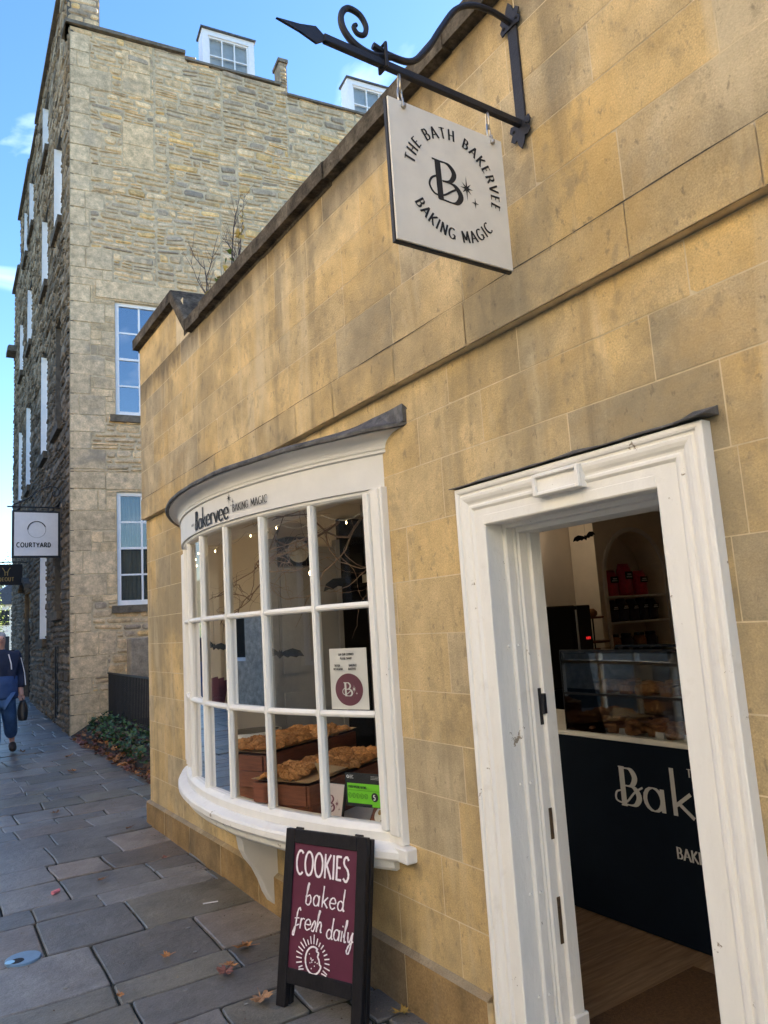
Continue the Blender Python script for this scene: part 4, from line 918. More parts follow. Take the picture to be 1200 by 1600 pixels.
# ================================================================ projecting bracket and hanging sign
SY = 1.69
br = thing('sign_bracket', (XU, SY, 3.5), 'black wrought iron sign bracket with arrow tip and scroll high on the shop wall', 'bracket')
mb = MB(); mb.bbox(XU-.012, XU-.0015, SY-.023, SY+.023, 3.31, 3.79, .002)
for z, s in ((3.335, -1), (3.775, 1)):
    pts = [(-.023, .03), (-.045, .035), (-.052, .015), (-.04, .0), (-.05, -.02), (-.035, -.035), (-.02, -.03), (-.014, -.055), (0, -.075), (.014, -.055), (.02, -.03), (.035, -.035), (.05, -.02), (.04, 0), (.052, .015), (.045, .035), (.023, .03)]
    mb.prism([(XU-.018, SY+a, z-s*b if s > 0 else z+b) for a, b in pts], (.005, 0, 0))
    for dy in (-.033, .033):
        mb.lathe(0, 0, [(.007, 0), (.006, .003), (.002, .005)], 8); q = mb.v[-24:]; mb.v[-24:] = [(XU-.018-c, SY+dy+a, z+b-.01*s) for a, b, c in q]
mb.build('wall_plate', M['iron'], br)
mb = MB(); mb.bbox(1.02, XU-.012, SY-.010, SY+.010, 3.345, 3.372, .003)
tip = [(1.03, .0), (1.02, .010), (.995, .028), (.94, .012), (.865, 0)]
mb.prism([(x, SY-.004, 3.358+z) for x, z in tip]+[(x, SY-.004, 3.358-z) for x, z in tip[::-1][1:-1]]+[(1.03, SY-.004, 3.35)], (0, .008, 0))
mb.build('arm', M['iron'], br)
mb = MB()
sp_ = [(1.835, 3.765), (1.74, 3.775), (1.64, 3.755), (1.56, 3.70), (1.49, 3.60), (1.42, 3.49), (1.35, 3.415), (1.27, 3.40), (1.2, 3.41)]
def c2(p): return cat(p, 8)
mb.tube([(x, SY, z) for x, z in c2(sp_)], [.011]*(8*8+1), 8)
sc2 = [(1.27, 3.40), (1.20, 3.375), (1.135, 3.385), (1.095, 3.42), (1.088, 3.465), (1.112, 3.502), (1.155, 3.500), (1.178, 3.468), (1.170, 3.435), (1.145, 3.428), (1.132, 3.445), (1.142, 3.458)]
q = c2(sc2); mb.tube([(x, SY, z) for x, z in q], [.012-.005*i/len(q) for i in range(len(q))], 8)
mb.tube([(1.235, SY-.02, 3.34), (1.235, SY-.02, 3.42), (1.235, SY+.02, 3.42), (1.235, SY+.02, 3.34)], .006, 6, closed=True)
mb.build('scroll', M['iron'], br)
hs = thing('hanging_sign', (1.465, SY, 3.24), 'square cream hanging sign with black circular lettering under the iron bracket', 'sign')
BX0, BX1, BZ0, BZ1 = 1.232, 1.712, 2.765, 3.245
mb = MB(); mb.bbox(BX0, BX1, SY-.002, SY+.012, BZ0-.006, BZ1-.001, .001); mb.build('board_back', M['black'], hs)
mb = MB(); mb.bbox(BX0+.004, BX1, SY-.010, SY-.0025, BZ0, BZ1, .0012); mb.build('board_face', M['signface'], hs)
mb = MB(); bcx, bcz = (BX0+BX1)/2+.006, (BZ0+BZ1)/2+.005
ik = Ink(mb, lambda u, v, l: (bcx+u, SY-.0106-l, bcz+v))
logoB(ik, -.082, -.068, .138, .19, .035)
def ring(t, rad, mid, size, up=True, gap=.22, th=(.2, .09)):
    tot = width(t, size, gap); a = mid+(tot/2/rad if up else -tot/2/rad)
    for ch in t:
        w_ = G[ch][0]*size; da = (w_/2)/rad; a = a-da if up else a+da
        ca, sa = math.cos(a), math.sin(a); k = Ink(mb, (lambda ca, sa: (lambda u, v, l: (bcx+(rad+(v if up else -v))*ca+(u*sa if up else -u*sa), SY-.0106-l, bcz+(rad+(v if up else -v))*sa-(u*ca if up else -u*ca))))(ca, sa))
        k.k = ik.k; k.text(ch, -w_/2, 0 if up else -size*.0, size, th[0], th[1], 0, serif=True); a = a-da-gap*size/rad if up else a+da+gap*size/rad
ring('THE BATH BAKERVEE', .160, R(79), .037, True, .26)
ring('BAKING MAGIC', .195, R(-93), .037, False, .30)
mb.build('sign_lettering', M['ink'], hs)
for x in (1.292, 1.665):
    mb = MB()
    for z, rx, rz_ in ((3.315, .0, 1), (3.27, 1, 0)):
        pp_ = [(.011*math.cos(t), .030*math.sin(t)) for t in [2*math.pi*i/16 for i in range(16)]]
        mb.tube([((x+a*(1 if rx else .35)), SY+a*(.35 if rx else 1), z+b) for a, b in pp_], .0032, 6, closed=True)
    mb.tube([(x, SY-.014, 3.225), (x, SY-.014, 3.25), (x, SY+.012, 3.25), (x, SY+.012, 3.225)], .0035, 6); mb.lathe(x, SY-.016, [(.001, 3.216), (.008, 3.22), (.008, 3.23), (.001, 3.234)], 10)
    mb.build('shackle', M['steel'], hs)
# ================================================================ A-board
A = Vector((1.428, 3.23, .003)); d = Vector((.395, -.919, 0)); bk = Vector((.919, .395, 0))
ab = thing('sandwich_board', (1.55, 3.05, 0), 'black framed plum A-board reading cookies baked fresh daily, under the bow window', 'A-board')
WB, HB = .455, .715
def frame_M(lean, back):
    ez = (Vector((0, 0, 1))*math.cos(lean)+bk*math.sin(lean)).normalized(); ey = d.cross(ez)*-1 if False else ez.cross(d)
    o = A+bk*back; return Matrix(((d.x, ez.cross(d).x, ez.x, o.x), (d.y, ez.cross(d).y, ez.y, o.y), (d.z, ez.cross(d).z, ez.z, o.z), (0, 0, 0, 1)))
MF = frame_M(R(9.5), 0)
if (MF.to_3x3() @ Vector((0, 1, 0))).dot(bk) < 0: SG = -1
else: SG = 1
def fb(mb, u0, u1, t0, t1, v0, v1, b=.003, Mx=MF, s=1): mb.bbox(u0, u1, min(SG*t0, SG*t1), max(SG*t0, SG*t1), v0, v1, b, M=Mx)
fw = .052
for u0 in (0, WB-fw): mb = MB(); fb(mb, u0, u0+fw, 0, .028, 0, HB); mb.build('leg', M['boardframe'], ab)
mb = MB(); fb(mb, fw+.0005, WB-fw-.0005, .001, .027, HB-.058, HB-.001); mb.build('top_rail', M['boardframe'], ab)
mb = MB(); fb(mb, fw+.0005, WB-fw-.0005, .001, .027, .095, .155); mb.build('bottom_rail', M['boardframe'], ab)
mb = MB(); fb(mb, fw-.002, WB-fw+.002, .009, .018, .153, HB-.056, .0005); mb.build('writing_panel', M['maroon'], ab)
# rear frame leaning the other way
MR = MF @ Matrix.Translation((0, SG*.036, 0)); LR = HB
for u0 in (0, WB-fw): mb = MB(); mb.bbox(u0, u0+fw, -.014, .014, 0, LR-.01, .003, M=MR @ Matrix.Translation((0, SG*.014, 0))); mb.build('leg', M['boardframe'], ab)
mb = MB(); mb.bbox(fw+.0005, WB-fw-.0005, SG*.014-.012, SG*.014+.012, LR-.07, LR-.012, .003, M=MR); mb.bbox(fw+.0005, WB-fw-.0005, SG*.014-.012, SG*.014+.012, .1, .155, .003, M=MR); mb.build('rear_rail', M['boardframe'], ab)
mb = MB(); mb.box(fw-.002, WB-fw+.002, SG*.014-.004, SG*.014+.004, .154, LR-.068, M=MR); mb.build('rear_panel', M['maroon'], ab)
mb = MB()
for u in (.06, WB-.06): mb.tube([MF @ Vector((u-.02, SG*.029, HB+.001)), MF @ Vector((u+.02, SG*.029, HB+.001))], .006, 8)
mb.build('hinge', M['iron'], ab)
mb = MB(); ik = Ink(mb, lambda u, v, l: MF @ Vector((u, SG*(.0082-l), v)))
ik.text('COOKIES', .066, .530, .098, .10, .10, .10, .66, wob=.12)
ik2 = Ink(mb, lambda u, v, l: MF @ Vector((u, SG*(.0078-l), v)))
ik.text('baked', .13, .415, .085, .085, .055, .10, .92, slant=.12, wob=.2)
ik.text('fresh', .072, .315, .082, .085, .055, .02, .92, slant=.15, wob=.2); ik.text('daily', .255, .300, .082, .085, .055, .02, .88, slant=.15, wob=.2)
cc = (.195, .205)
ik.stroke(cat([(cc[0]+.044*math.cos(R(a))*(1-.2*(20 < a < 60)), cc[1]+.052*math.sin(R(a))) for a in list(range(60, 341, 28))]+[(cc[0]+.034, cc[1]-.01), (cc[0]+.030, cc[1]+.006), (cc[0]+.022, cc[1]+.018), (cc[0]+.026, cc[1]+.032), (cc[0]+.014, cc[1]+.038), (cc[0]+.02, cc[1]+.046)]), .008, .007, wob=.1)
r = random.Random(2)
for i in range(13): a = r.uniform(0, 6.28); q = r.uniform(0, .028); x, y = cc[0]-.006+q*math.cos(a), cc[1]+q*math.sin(a)*1.2; ik.stroke([(x, y), (x+.004, y+.003)], .005, .005)
for i in range(28):
    a = 2*math.pi*i/28; r0, r1 = .062, .062+r.uniform(.016, .036); y0_ = cc[1]+r0*1.08*math.sin(a); 
    x0, y0, x1, y1 = cc[0]+r0*math.cos(a), cc[1]+r0*1.02*math.sin(a), cc[0]+r1*math.cos(a), cc[1]+r1*1.02*math.sin(a)
    if y1 < .158: y1 = .160; 
    if y0 < .158: continue
    ik.stroke([(x0, y0), (x1, y1)], .0055, .005)
mb.build('chalk_lettering', M['chalk'], ab)

# ================================================================ tall townhouse beyond
gd = Vector((.9907, -.1366, 0)); gn = Vector((-.1366, -.9907, 0)); ld = Vector((.046, .999, 0)); ln = Vector((-.999, .046, 0)); GO = Vector((2.5, 13.642, 0))
th_ = thing('townhouse', (2.5, 13.64, .06), 'tall old limestone townhouse with sash windows, rubble gable and dormers', 'house')
def gp(s, z, o=0): return GO+gd*s+gn*o+Vector((0, 0, z))
def lp(s, z, o=0): return GO+ld*s+ln*o+Vector((0, 0, z))
GW = [(.78, 2.02, 5.68, 7.90), (.78, 2.02, 2.20, 4.25)]      # gable windows s0,s1,z0,z1
LIN = [(.45, 2.4, 7.94, 8.28), (.6, 2.3, 4.29, 4.60)]
def rowG(v, r, u=None):
    if v < 1.6: return (r.uniform(.14, .24), (.25, .6), .02, .012)
    if v < 2.15: return (r.uniform(.10, .16), (.2, .5), .02, .012)
    if v < 4.55: return (r.uniform(.24, .30), (.35, .75), .006, .003)
    if v < 5.55: return (r.uniform(.09, .17), (.18, .6), .03, .018)
    if v < 8.3: return (r.uniform(.25, .31), (.4, .8), .006, .003)
    return (r.uniform(.075, .20), (.14, .62), .024, .018)
def colG(u, v, r, rel):
    n1 = noise.noise((u*.35, v*.45, 2)); s_ = r.uniform(.78, 1.18)*(1+.22*n1)
    t = r.random()
    if rel < .01: c = (.57, .46, .30) if t < .6 else (.51, .42, .285)
    else: c = (.62, .49, .31) if t < .5 else ((.52, .43, .30) if t < .8 else ((.36, .31, .24) if t < .92 else (.62, .45, .22)))
    return tuple(k*s_ for k in c)
gtop = lambda s: 13.50 if s < 2.2 else (13.38 if s < 4.4 else 13.18)
mb = MB(); holes = GW+LIN
# corner quoins are larger dressed blocks
qz = .0; qs = []; r = random.Random(6)
while qz < 13.2:
    h = r.uniform(.26, .42); wd = r.choice([.35, .6, .75]); qs.append((-.01, wd, qz, qz+h)); qz += h
r = random.Random(12)
for v0_, v1_ in ((0, 4.62), (4.62, 8.3), (8.3, 10.1), (10.1, 11.7), (11.7, 13.5)):
    u = 0
    while u < 11.5:
        u2 = min(11.5, u+(r.uniform(.9, 1.9) if v0_ > 8 else 12)); sh = r.uniform(-.1, .1) if 10 < v1_ < 13.4 else 0
        rubble(mb, GO, gd, gn, u, u2, v0_, v1_, holes+qs+[(.95, 1.55, 10.7, 11.7), (.95, 1.5, 12.3, 12.9)], rowG, colG, r.randrange(999), topf=lambda q, t_=v1_: min(gtop(q), t_), wseed=31); u = u2
for (a, b, c, e) in [(.95, 1.55, 10.7, 11.2), (.95, 1.55, 11.2, 11.7), (.95, 1.5, 12.3, 12.9)]:
    rubble(mb, GO, gd, gn, a, b, c, e, [], lambda v, r, u=None: (.5, (.7, .8), .008, .004), lambda u, v, r, rel: (.60, .48, .31), 3)
for (a, b, c, e) in qs:
    if a+.01 >= 0: pass
    s_ = r.uniform(.85, 1.1)
    rubble(mb, GO, gd, gn, .0, b, c, min(e, 13.45), holes, lambda v, r, u=None: (e-c, (1.2, 1.3), .009, .003), lambda u, v, r, rel: tuple(k*s_ for k in (.55, .46, .32)), int(c*100), wob=.01)
mb.build('gable_wall', M['rubble'], th_)
mb = MB(); slab(mb, GO, gd, gn, subs([(0, 11.5, -.3, 13.48)], GW+[(2.2, 11.6, 13.36, 14), (4.4, 11.6, 13.16, 14)]), -.5, -.006); mb.build('wall_bedding', M['rubmortar'], th_)
for (a, b, c, e) in LIN: mb = MB(); slab(mb, GO, gd, gn, [(a, b, c+.005, e-.005)], -.05, .012, (.57, .47, .32)); mb.build('window_lintel', M['rubble'], th_)
for (a, b, c, e) in GW: mb = MB(); slab(mb, GO, gd, gn, [(a-.10, b+.1, c-.13, c-.001)], -.25, .06, (.14, .125, .10)); mb.build('window_sill', M['rubble'], th_)
def sash(O, U, Nn, a, b, c, e, cols, rows, rec, glassm, parent, curtain=None, name='sash_window'):
    fr = MB(); O_, U_, N_ = Vector(O), Vector(U), Vector(Nn); t = .07
    slab(fr, O_, U_, N_, [(a, a+t, c, e), (b-t, b, c, e), (a+t, b-t, e-t, e), (a+t, b-t, c, c+t*1.3)], -rec-.08, -rec)
    m_ = (c+e)/2
    slab(fr, O_, U_, N_, [(a+t, b-t, m_-.02, m_+.022)], -rec-.05, -rec-.012)
    for i in range(1, cols): u = a+t+(b-a-2*t)*i/cols; slab(fr, O_, U_, N_, [(u-.017, u+.017, c+t, m_-.02), (u-.017, u+.017, m_+.022, e-t)], -rec-.04, -rec-.018)
    for i in range(rows):
        if i != rows//2 and i > 0: v = c+t+(e-c-2*t)*i/rows; slab(fr, O_, U_, N_, [(a+t, b-t, v-.016, v+.016)], -rec-.041, -rec-.019)
    w_ = fr.build(name, M['sash'], parent)
    g = MB(); slab(g, O_, U_, N_, [(a+t-.01, b-t+.01, c+t-.01, m_)], -rec-.036, -rec-.034); slab(g, O_, U_, N_, [(a+t-.01, b-t+.01, m_+.001, e-t+.01)], -rec-.030, -rec-.028); g.build('glass', glassm, w_)
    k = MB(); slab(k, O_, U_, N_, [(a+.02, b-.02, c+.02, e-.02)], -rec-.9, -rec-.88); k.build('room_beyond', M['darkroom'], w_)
    if curtain:
        k = MB(); n = 24; vs = []
        for x0, x1 in curtain:
            vs = []
            for i in range(n+1):
                u = x0+(x1-x0)*i/n; dd = -rec-.16-.025*math.sin(i*1.7)-.01*math.sin(i*3.1)
                vs += [O_+U_*u+Vector((0, 0, c+.03))+N_*dd, O_+U_*(x0+(x1-x0)*i/n)+Vector((0, 0, e-.03))+N_*(dd*1.05)]
            k.mesh(vs, [(2*i, 2*i+2, 2*i+3, 2*i+1) for i in range(n)])
        k.build('net_curtain', M['curtain'], w_)
    return w_
sash(GO, gd, gn, *GW[0], 3, 4, .05, M['skyglass'], th_)
sash(GO, gd, gn, *GW[1], 3, 4, .05, glassmat('lower_sash_glass', .06, (.8, .84, .85)), th_, curtain=[(.85, 1.3), (1.7, 1.98)])
# street face
LCOL = [(1.05, 2.02), (3.3, 4.22), (6.75, 7.75)]
LZ = [(9.95, 12.0), (5.85, 8.05)]
LH = [(1.15, 2.02, 10.05, 12.1), (3.42, 4.25, 13.05, 14.6), (3.42, 4.25, 9.72, 11.6), (3.42, 4.25, 5.75, 8.2), (3.42, 4.25, 1.72, 3.65), (6.6, 7.5, 12.85, 14.5), (6.9, 7.75, 9.62, 11.4), (7.0, 7.8, 5.7, 8.0), (8.3, 9.0, 12.8, 14.4),
      (9.4, 10.1, 9.6, 11.3), (9.4, 10.1, 5.7, 7.9)]
BLIND = [(1.1, 2.02, 5.80, 8.05), (1.1, 2.05, 2.2, 4.3), (.15, 1.0, .0, .01)]
DOORH = (6.7, 8.3, .12, 2.95)
GRT = (1.42, 2.05, .2, 1.55)
def rowL(v, r, u=None): return (r.uniform(.09, .2), (.16, .55), .035, .02)
def colL(u, v, r, rel):
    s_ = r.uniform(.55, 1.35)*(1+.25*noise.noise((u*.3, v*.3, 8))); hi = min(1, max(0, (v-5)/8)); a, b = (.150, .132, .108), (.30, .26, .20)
    return tuple((x*(1-hi)+y*hi)*s_ for x, y in zip(a, b))
mb = MB(); u = 0
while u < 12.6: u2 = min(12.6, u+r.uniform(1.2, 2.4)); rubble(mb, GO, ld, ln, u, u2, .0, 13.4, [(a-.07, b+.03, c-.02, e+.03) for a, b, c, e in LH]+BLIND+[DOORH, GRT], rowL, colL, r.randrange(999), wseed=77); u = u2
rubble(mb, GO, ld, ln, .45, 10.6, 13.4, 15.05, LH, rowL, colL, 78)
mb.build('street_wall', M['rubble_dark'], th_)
mb = MB(); slab(mb, GO, ld, ln, subs([(.0, 12.6, -.3, 13.4)], LH+BLIND+[DOORH, GRT]), -.45, -.006); slab(mb, GO, ld, ln, subs([(.45, 10.6, 13.4, 15.05)], LH), -.62, -.006)
for b_ in BLIND[:2]: slab(mb, GO, ld, ln, [b_], -.45, -.13)
mb.build('wall_bedding', M['darkmortar'], th_)
sash0 = None
for i, (a, b, c, e) in enumerate(LH):
    sash(GO, ld, ln, a, b, c, e, 2, 4, .12, M['skyglass'], th_)
for (a, b, c, e) in LH: mb = MB(); slab(mb, GO, ld, ln, [(b-.006, b+.014, c, e)], -.12, .036, (1, 1, 1)); mb.build('painted_reveal', M['sash'], th_)
for (a, b, c, e) in LH+BLIND[:2]: mb = MB(); slab(mb, GO, ld, ln, [(a-.12, b+.12, c-.16, c-.002)], -.2, .09, (.11, .10, .085)); mb.build('window_sill', M['rubble_dark'], th_)
for k, (s0, s1, z) in enumerate(((-.06, .0, 0),)):
    pass
mb = MB()   # barred opening at the foot
for i in range(9): slab(mb, GO, ld, ln, [(GRT[0], GRT[1], .25+.155*i, .275+.155*i)], -.05, -.03)
for u in (1.42, 1.72, 2.03): slab(mb, GO, ld, ln, [(u-.01, u+.02, .2, 1.55)], -.028, -.01)
slab(mb, GO, ld, ln, [(GRT[0], GRT[1], .2, 1.55)], -.3, -.28)
mb.build('iron_grating', M['iron'], th_)
mb = MB(); slab(mb, GO, ld, ln, [(DOORH[0]+.1, DOORH[1]-.1, .13, 2.2)], -.32, -.26)
for c, e in ((.3, 1.0), (1.2, 2.0)): slab(mb, GO, ld, ln, [(DOORH[0]+.25, DOORH[0]+.7, c, e), (DOORH[0]+.85, DOORH[1]-.25, c, e)], -.262, -.245)
dr = mb.build('street_door', M['black'], th_)
mb = MB(); slab(mb, GO, ld, ln, [(DOORH[0], DOORH[0]+.1, .12, 2.95), (DOORH[1]-.1, DOORH[1], .12, 2.95), (DOORH[0]+.1, DOORH[1]-.1, 2.2, 2.3), (DOORH[0]+.1, DOORH[1]-.1, 2.87, 2.95)], -.34, -.1); mb.build('door_frame', M['black'], dr)
mb = MB(); slab(mb, GO, ld, ln, [(DOORH[0]+.1, DOORH[1]-.1, 2.3, 2.87)], -.3, -.29); mb.build('lit_fanlight', mat('lit_fanlight', (.6, .5, .25), .6, var=0, emit=(.9, .62, .18), es=.5), dr)
mb = MB(); n = 12
arcp = [(DOORH[0]-.15+(1.9)*i/n, 3.0+.22*math.sin(math.pi*i/n)) for i in range(n+1)]
for i in range(n): a, b = arcp[i], arcp[i+1]; mb.mesh([lp(a[0], a[1], -.1), lp(b[0], b[1], -.1), lp(b[0], b[1]+.12, -.1), lp(a[0], a[1]+.12, -.1), lp(a[0], a[1], .16), lp(b[0], b[1], .16), lp(b[0], b[1]+.12, .16), lp(a[0], a[1]+.12, .16)], [(0, 1, 2, 3), (4, 5, 6, 7), (0, 1, 5, 4), (3, 2, 6, 7), (0, 3, 7, 4), (1, 2, 6, 5)])
mb.build('door_hood', M['darkmortar'], dr)
def cop2(mb, P, s0, s1, z, h, ov, dp, col_=(.16, .15, .13)):
    vs = [P(s, zz, o) for s in (s0, s1) for (zz, o) in ((z, ov), (z+h*.7, ov), (z+h, ov-.04), (z+h, -dp), (z, -dp))]
    mb.mesh(vs, [(0, 1, 2, 3, 4), (5, 6, 7, 8, 9)]+[(i, (i+1) % 5, 5+(i+1) % 5, 5+i) for i in range(5)], col_)
mb = MB()
cop2(mb, gp, -.08, 2.2, 13.50, .10, .07, .5); cop2(mb, gp, 2.2, 4.25, 13.38, .07, .05, .5); cop2(mb, gp, 4.40, 11.6, 13.18, .07, .05, .5)
cop2(mb, lp, -.02, .45, 13.5, .10, .10, .3); cop2(mb, lp, .44, 5.6, 15.05, .13, .10, .66); cop2(mb, lp, 5.62, 7.3, 14.95, .12, .08, .66); cop2(mb, lp, 7.32, 10.65, 15.03, .13, .10, .66)
cop2(mb, lp, 10.6, 12.65, 13.4, .12, .10, .5); cop2(mb, lp, 11.6, 12.3, 11.0, .2, .28, .1)
mb.build('coping', M['rubble'], th_)
mb = MB(); rubble(mb, GO+ld*.45, gd, gn, .0, .62, 13.5, 15.05, [], rowG, colG, 5); slab(mb, GO+ld*.45, gd, gn, [(0, .62, 13.4, 15.05)], -.1, -.007, (.3, .26, .2)); mb.build('parapet_pier', M['rubble'], th_); mb = MB()
rubble(mb, GO, gd, gn, 4.25, 4.42, 13.16, 13.98, [], rowG, colG, 6); slab(mb, GO, gd, gn, [(4.25, 4.42, 13.1, 13.98)], -.35, -.007, (.3, .26, .2)); slab(mb, GO, gd, gn, [(4.22, 4.45, 13.98, 14.06)], -.40, .03, (.2, .18, .15))
mb.build('parapet_pier', M['rubble'], th_)
mb = MB()   # slate roof behind the parapet
mb.mesh([gp(.6, 13.1, -.5), gp(11.5, 13.1, -.5), gp(11.5, 14.6, -3.2), gp(.6, 14.6, -3.2), gp(11.5, 14.6, -9), gp(.6, 14.6, -9), gp(.6, 10, -9), gp(11.5, 10, -9)], [(0, 1, 2, 3), (3, 2, 4, 5), (5, 4, 7, 6)])
mb.mesh([gp(3.5, 13.2, -.55), gp(4.25, 13.2, -.55), gp(4.25, 14.25, -1.6), gp(3.5, 14.25, -1.6)], [(0, 1, 2, 3)])
mb.build('slate_roof', M['slate'], th_)
mb = MB(); mb.mesh([gp(11.5, -.2, -.5), gp(11.5, -.2, -12), gp(11.5, 13.1, -12), gp(11.5, 13.1, -.5)], [(0, 1, 2, 3)]); mb.mesh([lp(12.6, -.2, -.4), lp(12.6, -.2, -11), lp(12.6, 13.4, -11), lp(12.6, 13.4, -.4)], [(0, 1, 2, 3)]); mb.build('rear_wall', M['darkmortar'], th_)
def dormer(s0, s1, z0, z1, o):
    mb = MB(); t = .13
    slab(mb, GO, gd, gn, [(s0, s0+t, z0, z1), (s1-t, s1, z0, z1), (s0+t, s1-t, z1-t, z1), (s0+t, s1-t, z0, z0+.08)], o-.08, o)
    slab(mb, GO, gd, gn, [(s0, s0+.04, z0, z1), (s1-.04, s1, z0, z1)], o-.40, o-.082)
    dm = mb.build('dormer', M['sash'], th_)
    mb = MB(); vs = [gp(s, z, oo) for s in (s0-.04, s1+.04) for (z, oo) in ((z1+.002, o+.05), (z1+.035, o+.05), (z1+.05, o-.45), (z1+.002, o-.45))]
    mb.mesh(vs, [(0, 1, 2, 3), (4, 5, 6, 7)]+[(i, (i+1) % 4, 4+(i+1) % 4, 4+i) for i in range(4)]); mb.build('dormer_roof', M['lead'], dm)
    mb = MB(); a, b, c, e = s0+t, s1-t, z0+.08, z1-t; f = .04
    slab(mb, GO, gd, gn, [(a, a+f, c, e), (b-f, b, c, e), (a+f, b-f, e-f, e), (a+f, b-f, c, c+f)]+[(a+f+(b-a-2*f)*i/3-.012, a+f+(b-a-2*f)*i/3+.012, c+f, e-f) for i in (1, 2)], o-.09, o-.03)
    slab(mb, GO, gd, gn, [(a+f, b-f, (c+e)/2-.014, (c+e)/2+.014)], o-.088, o-.032); mb.build('dormer_sash', M['sash'], dm)
    mb = MB(); slab(mb, GO, gd, gn, [(a+.01, b-.01, c+.01, e-.01)], o-.066, o-.064); mb.build('glass', M['glass'], dm)
    mb = MB(); slab(mb, GO, gd, gn, [(a+.01, b-.01, c+.01, e-.01)], o-.14, o-.12); mb.build('blind', M['blind'], dm)
dormer(2.80, 4.0, 14.02, 15.18, -1.0); dormer(6.35, 7.75, 13.75, 14.95, -1.0)
# ================================================================ signs on the street
def swing_sign(name, x0, x1, z0, z1, y, label, facem, rim, wx):
    t = thing(name, ((x0+x1)/2, y, z1), label, 'sign')
    mb = MB(); mb.bbox(x0, x1, y-.03, y+.03, z0, z1, .005); mb.build('sign_box', M['iron'], t)
    mb = MB(); mb.box(x0+rim, x1-rim, y-.034, y-.0302, z0+rim, z1-rim); mb.build('sign_panel', facem, t); return t
cb = thing('wall_bracket', (2.42, 15.2, 4.2), 'thin scrolled iron arm holding the white street sign on the dark wall', 'bracket')
YS = 14.6; KX = 2.55
mb = MB(); mb.tube([(1.62, YS, 4.10), (KX-.01, YS, 4.10)], .013, 6); mb.tube([(1.72, YS, 4.14)]+[(a, YS, b) for a, b in cat([(1.72, 4.14), (1.95, 4.25), (2.15, 4.42), (2.35, 4.50), (2.48, 4.45), (2.47, 4.34), (2.39, 4.33), (2.38, 4.39), (2.42, 4.41)], 6)], .010, 6)
mb.tube([(KX-.015, YS, 3.2), (KX-.015, YS, 4.5)], .018, 6)
for x in (1.8, 2.3): mb.tube([(x, YS, 4.1), (x, YS, 4.03)], .008, 6)
mb.build('arm', M['iron'], cb)
sg = swing_sign('street_sign', 1.70, 2.50, 3.17, 4.03, YS, 'white square street sign with a thin circle and the word courtyard, black rim', M['white_paper'], .035, KX)
mb = MB(); x0, z0 = 1.70, 3.17; ik = Ink(mb, lambda u, v, l: (x0+u, YS-.035-l, z0+v), .0006)
ik.text('COURTYARD', .075, .19, .080, .22, .22, .20, .95)
ik.stroke(circ(.405, .51, .15, .15, 20, 180, 24), .018, .014); ik.stroke(circ(.405, .51, .15, .15, 180, 380, 24), .005, .003)
mb.build('sign_lettering', M['ink'], sg)
sg = swing_sign('pub_sign', 1.95, 2.70, 3.15, 3.68, 21.0, 'dark hanging sign with small gold letters and antler shape further down the lane', M['ink'], .02, 2.7)
mb = MB(); ik = Ink(mb, lambda u, v, l: (1.95+u, 20.965-l, 3.15+v), .0006); ik.text('HIDEOUT', .10, .10, .095, .16, .1, .2, .9)
for s in (-1, 1): ik.stroke(cat([(.375+s*.03, .24), (.375+s*.035, .34), (.375+s*.09, .44)]), .02, .014)
ik.stroke([(.33, .33), (.42, .33)], .014, .014); mb.build('sign_lettering', M['gold'], sg)
mb = MB(); mb.tube([(1.90, 21, 3.74), (2.95, 21, 3.74)], .014, 6); mb.tube([(2.15, 21, 3.68), (2.15, 21, 3.74)], .008, 5); mb.tube([(2.55, 21, 3.68), (2.55, 21, 3.74)], .008, 5); tag(mb.build('sign_pole', M['iron'], None, origin=(2.5, 21, 3.74)), 'straight iron pole carrying the dark hanging sign with gold letters', 'bracket')
# ================================================================ railing, planting bed
rl = thing('iron_railing', (3.0, 11, .3), 'black vertical bar railing beside the planting strip at the foot of the tall gable', 'railing')
a, b = Vector((3.1, 13.5, 0)), Vector((2.93, 9.0, 0)); 
for nm, zz, hh in (('top_rail', 1.06, .025), ('bottom_rail', .36, .02)):
    mb = MB(); dd = (b-a).normalized(); nn = Vector((-dd.y, dd.x, 0))*.018
    vs = [p+q+Vector((0, 0, z)) for p in (a, b) for q in (nn, -nn) for z in (zz-hh, zz)]
    mb.mesh(vs, [(0, 1, 3, 2), (4, 6, 7, 5), (0, 4, 5, 1), (2, 3, 7, 6), (0, 2, 6, 4), (1, 5, 7, 3)]); mb.build(nm, M['black'], rl)
for i in range(46):
    p = a+(b-a)*(i+.3)/46; mb = MB(); mb.tube([(p.x, p.y, .2), (p.x, p.y, 1.036)], .010, 6); mb.build('bar', M['black'], rl)
mb = MB(); mb.bbox(3.35, 5.5, 13.0, 13.28, .1, 1.62, .02, c=(.3, .27, .22)); tag(mb.build('stone_pier', M['rubble'], None, origin=(3.9, 13.1, .1)), 'low grey stone block wall standing behind the railing against the gable', 'wall')
mb = MB(); r = random.Random(9); nX, nY = 10, 60; vs = []
def bedx(y): return 2.52-.10*(13.6-y)/6.8+.05*noise.noise((y*.8, 0, 0))
for j in range(nY+1):
    y = 13.62-(13.62-6.72)*j/nY
    for i in range(nX+1):
        x0 = bedx(y)-.02 if y > 7.6 else bedx(y)-.02-(.0); x = x0+(5.5-x0)*(i/nX)**1.5
        vs.append((x, y, gz(y)+.0+min(.22, .5*(x-x0))+.04*noise.noise((x*3, y*3, 0))))
mb.mesh(vs, [(j*(nX+1)+i, j*(nX+1)+i+1, (j+1)*(nX+1)+i+1, (j+1)*(nX+1)+i) for j in range(nY) for i in range(nX)])
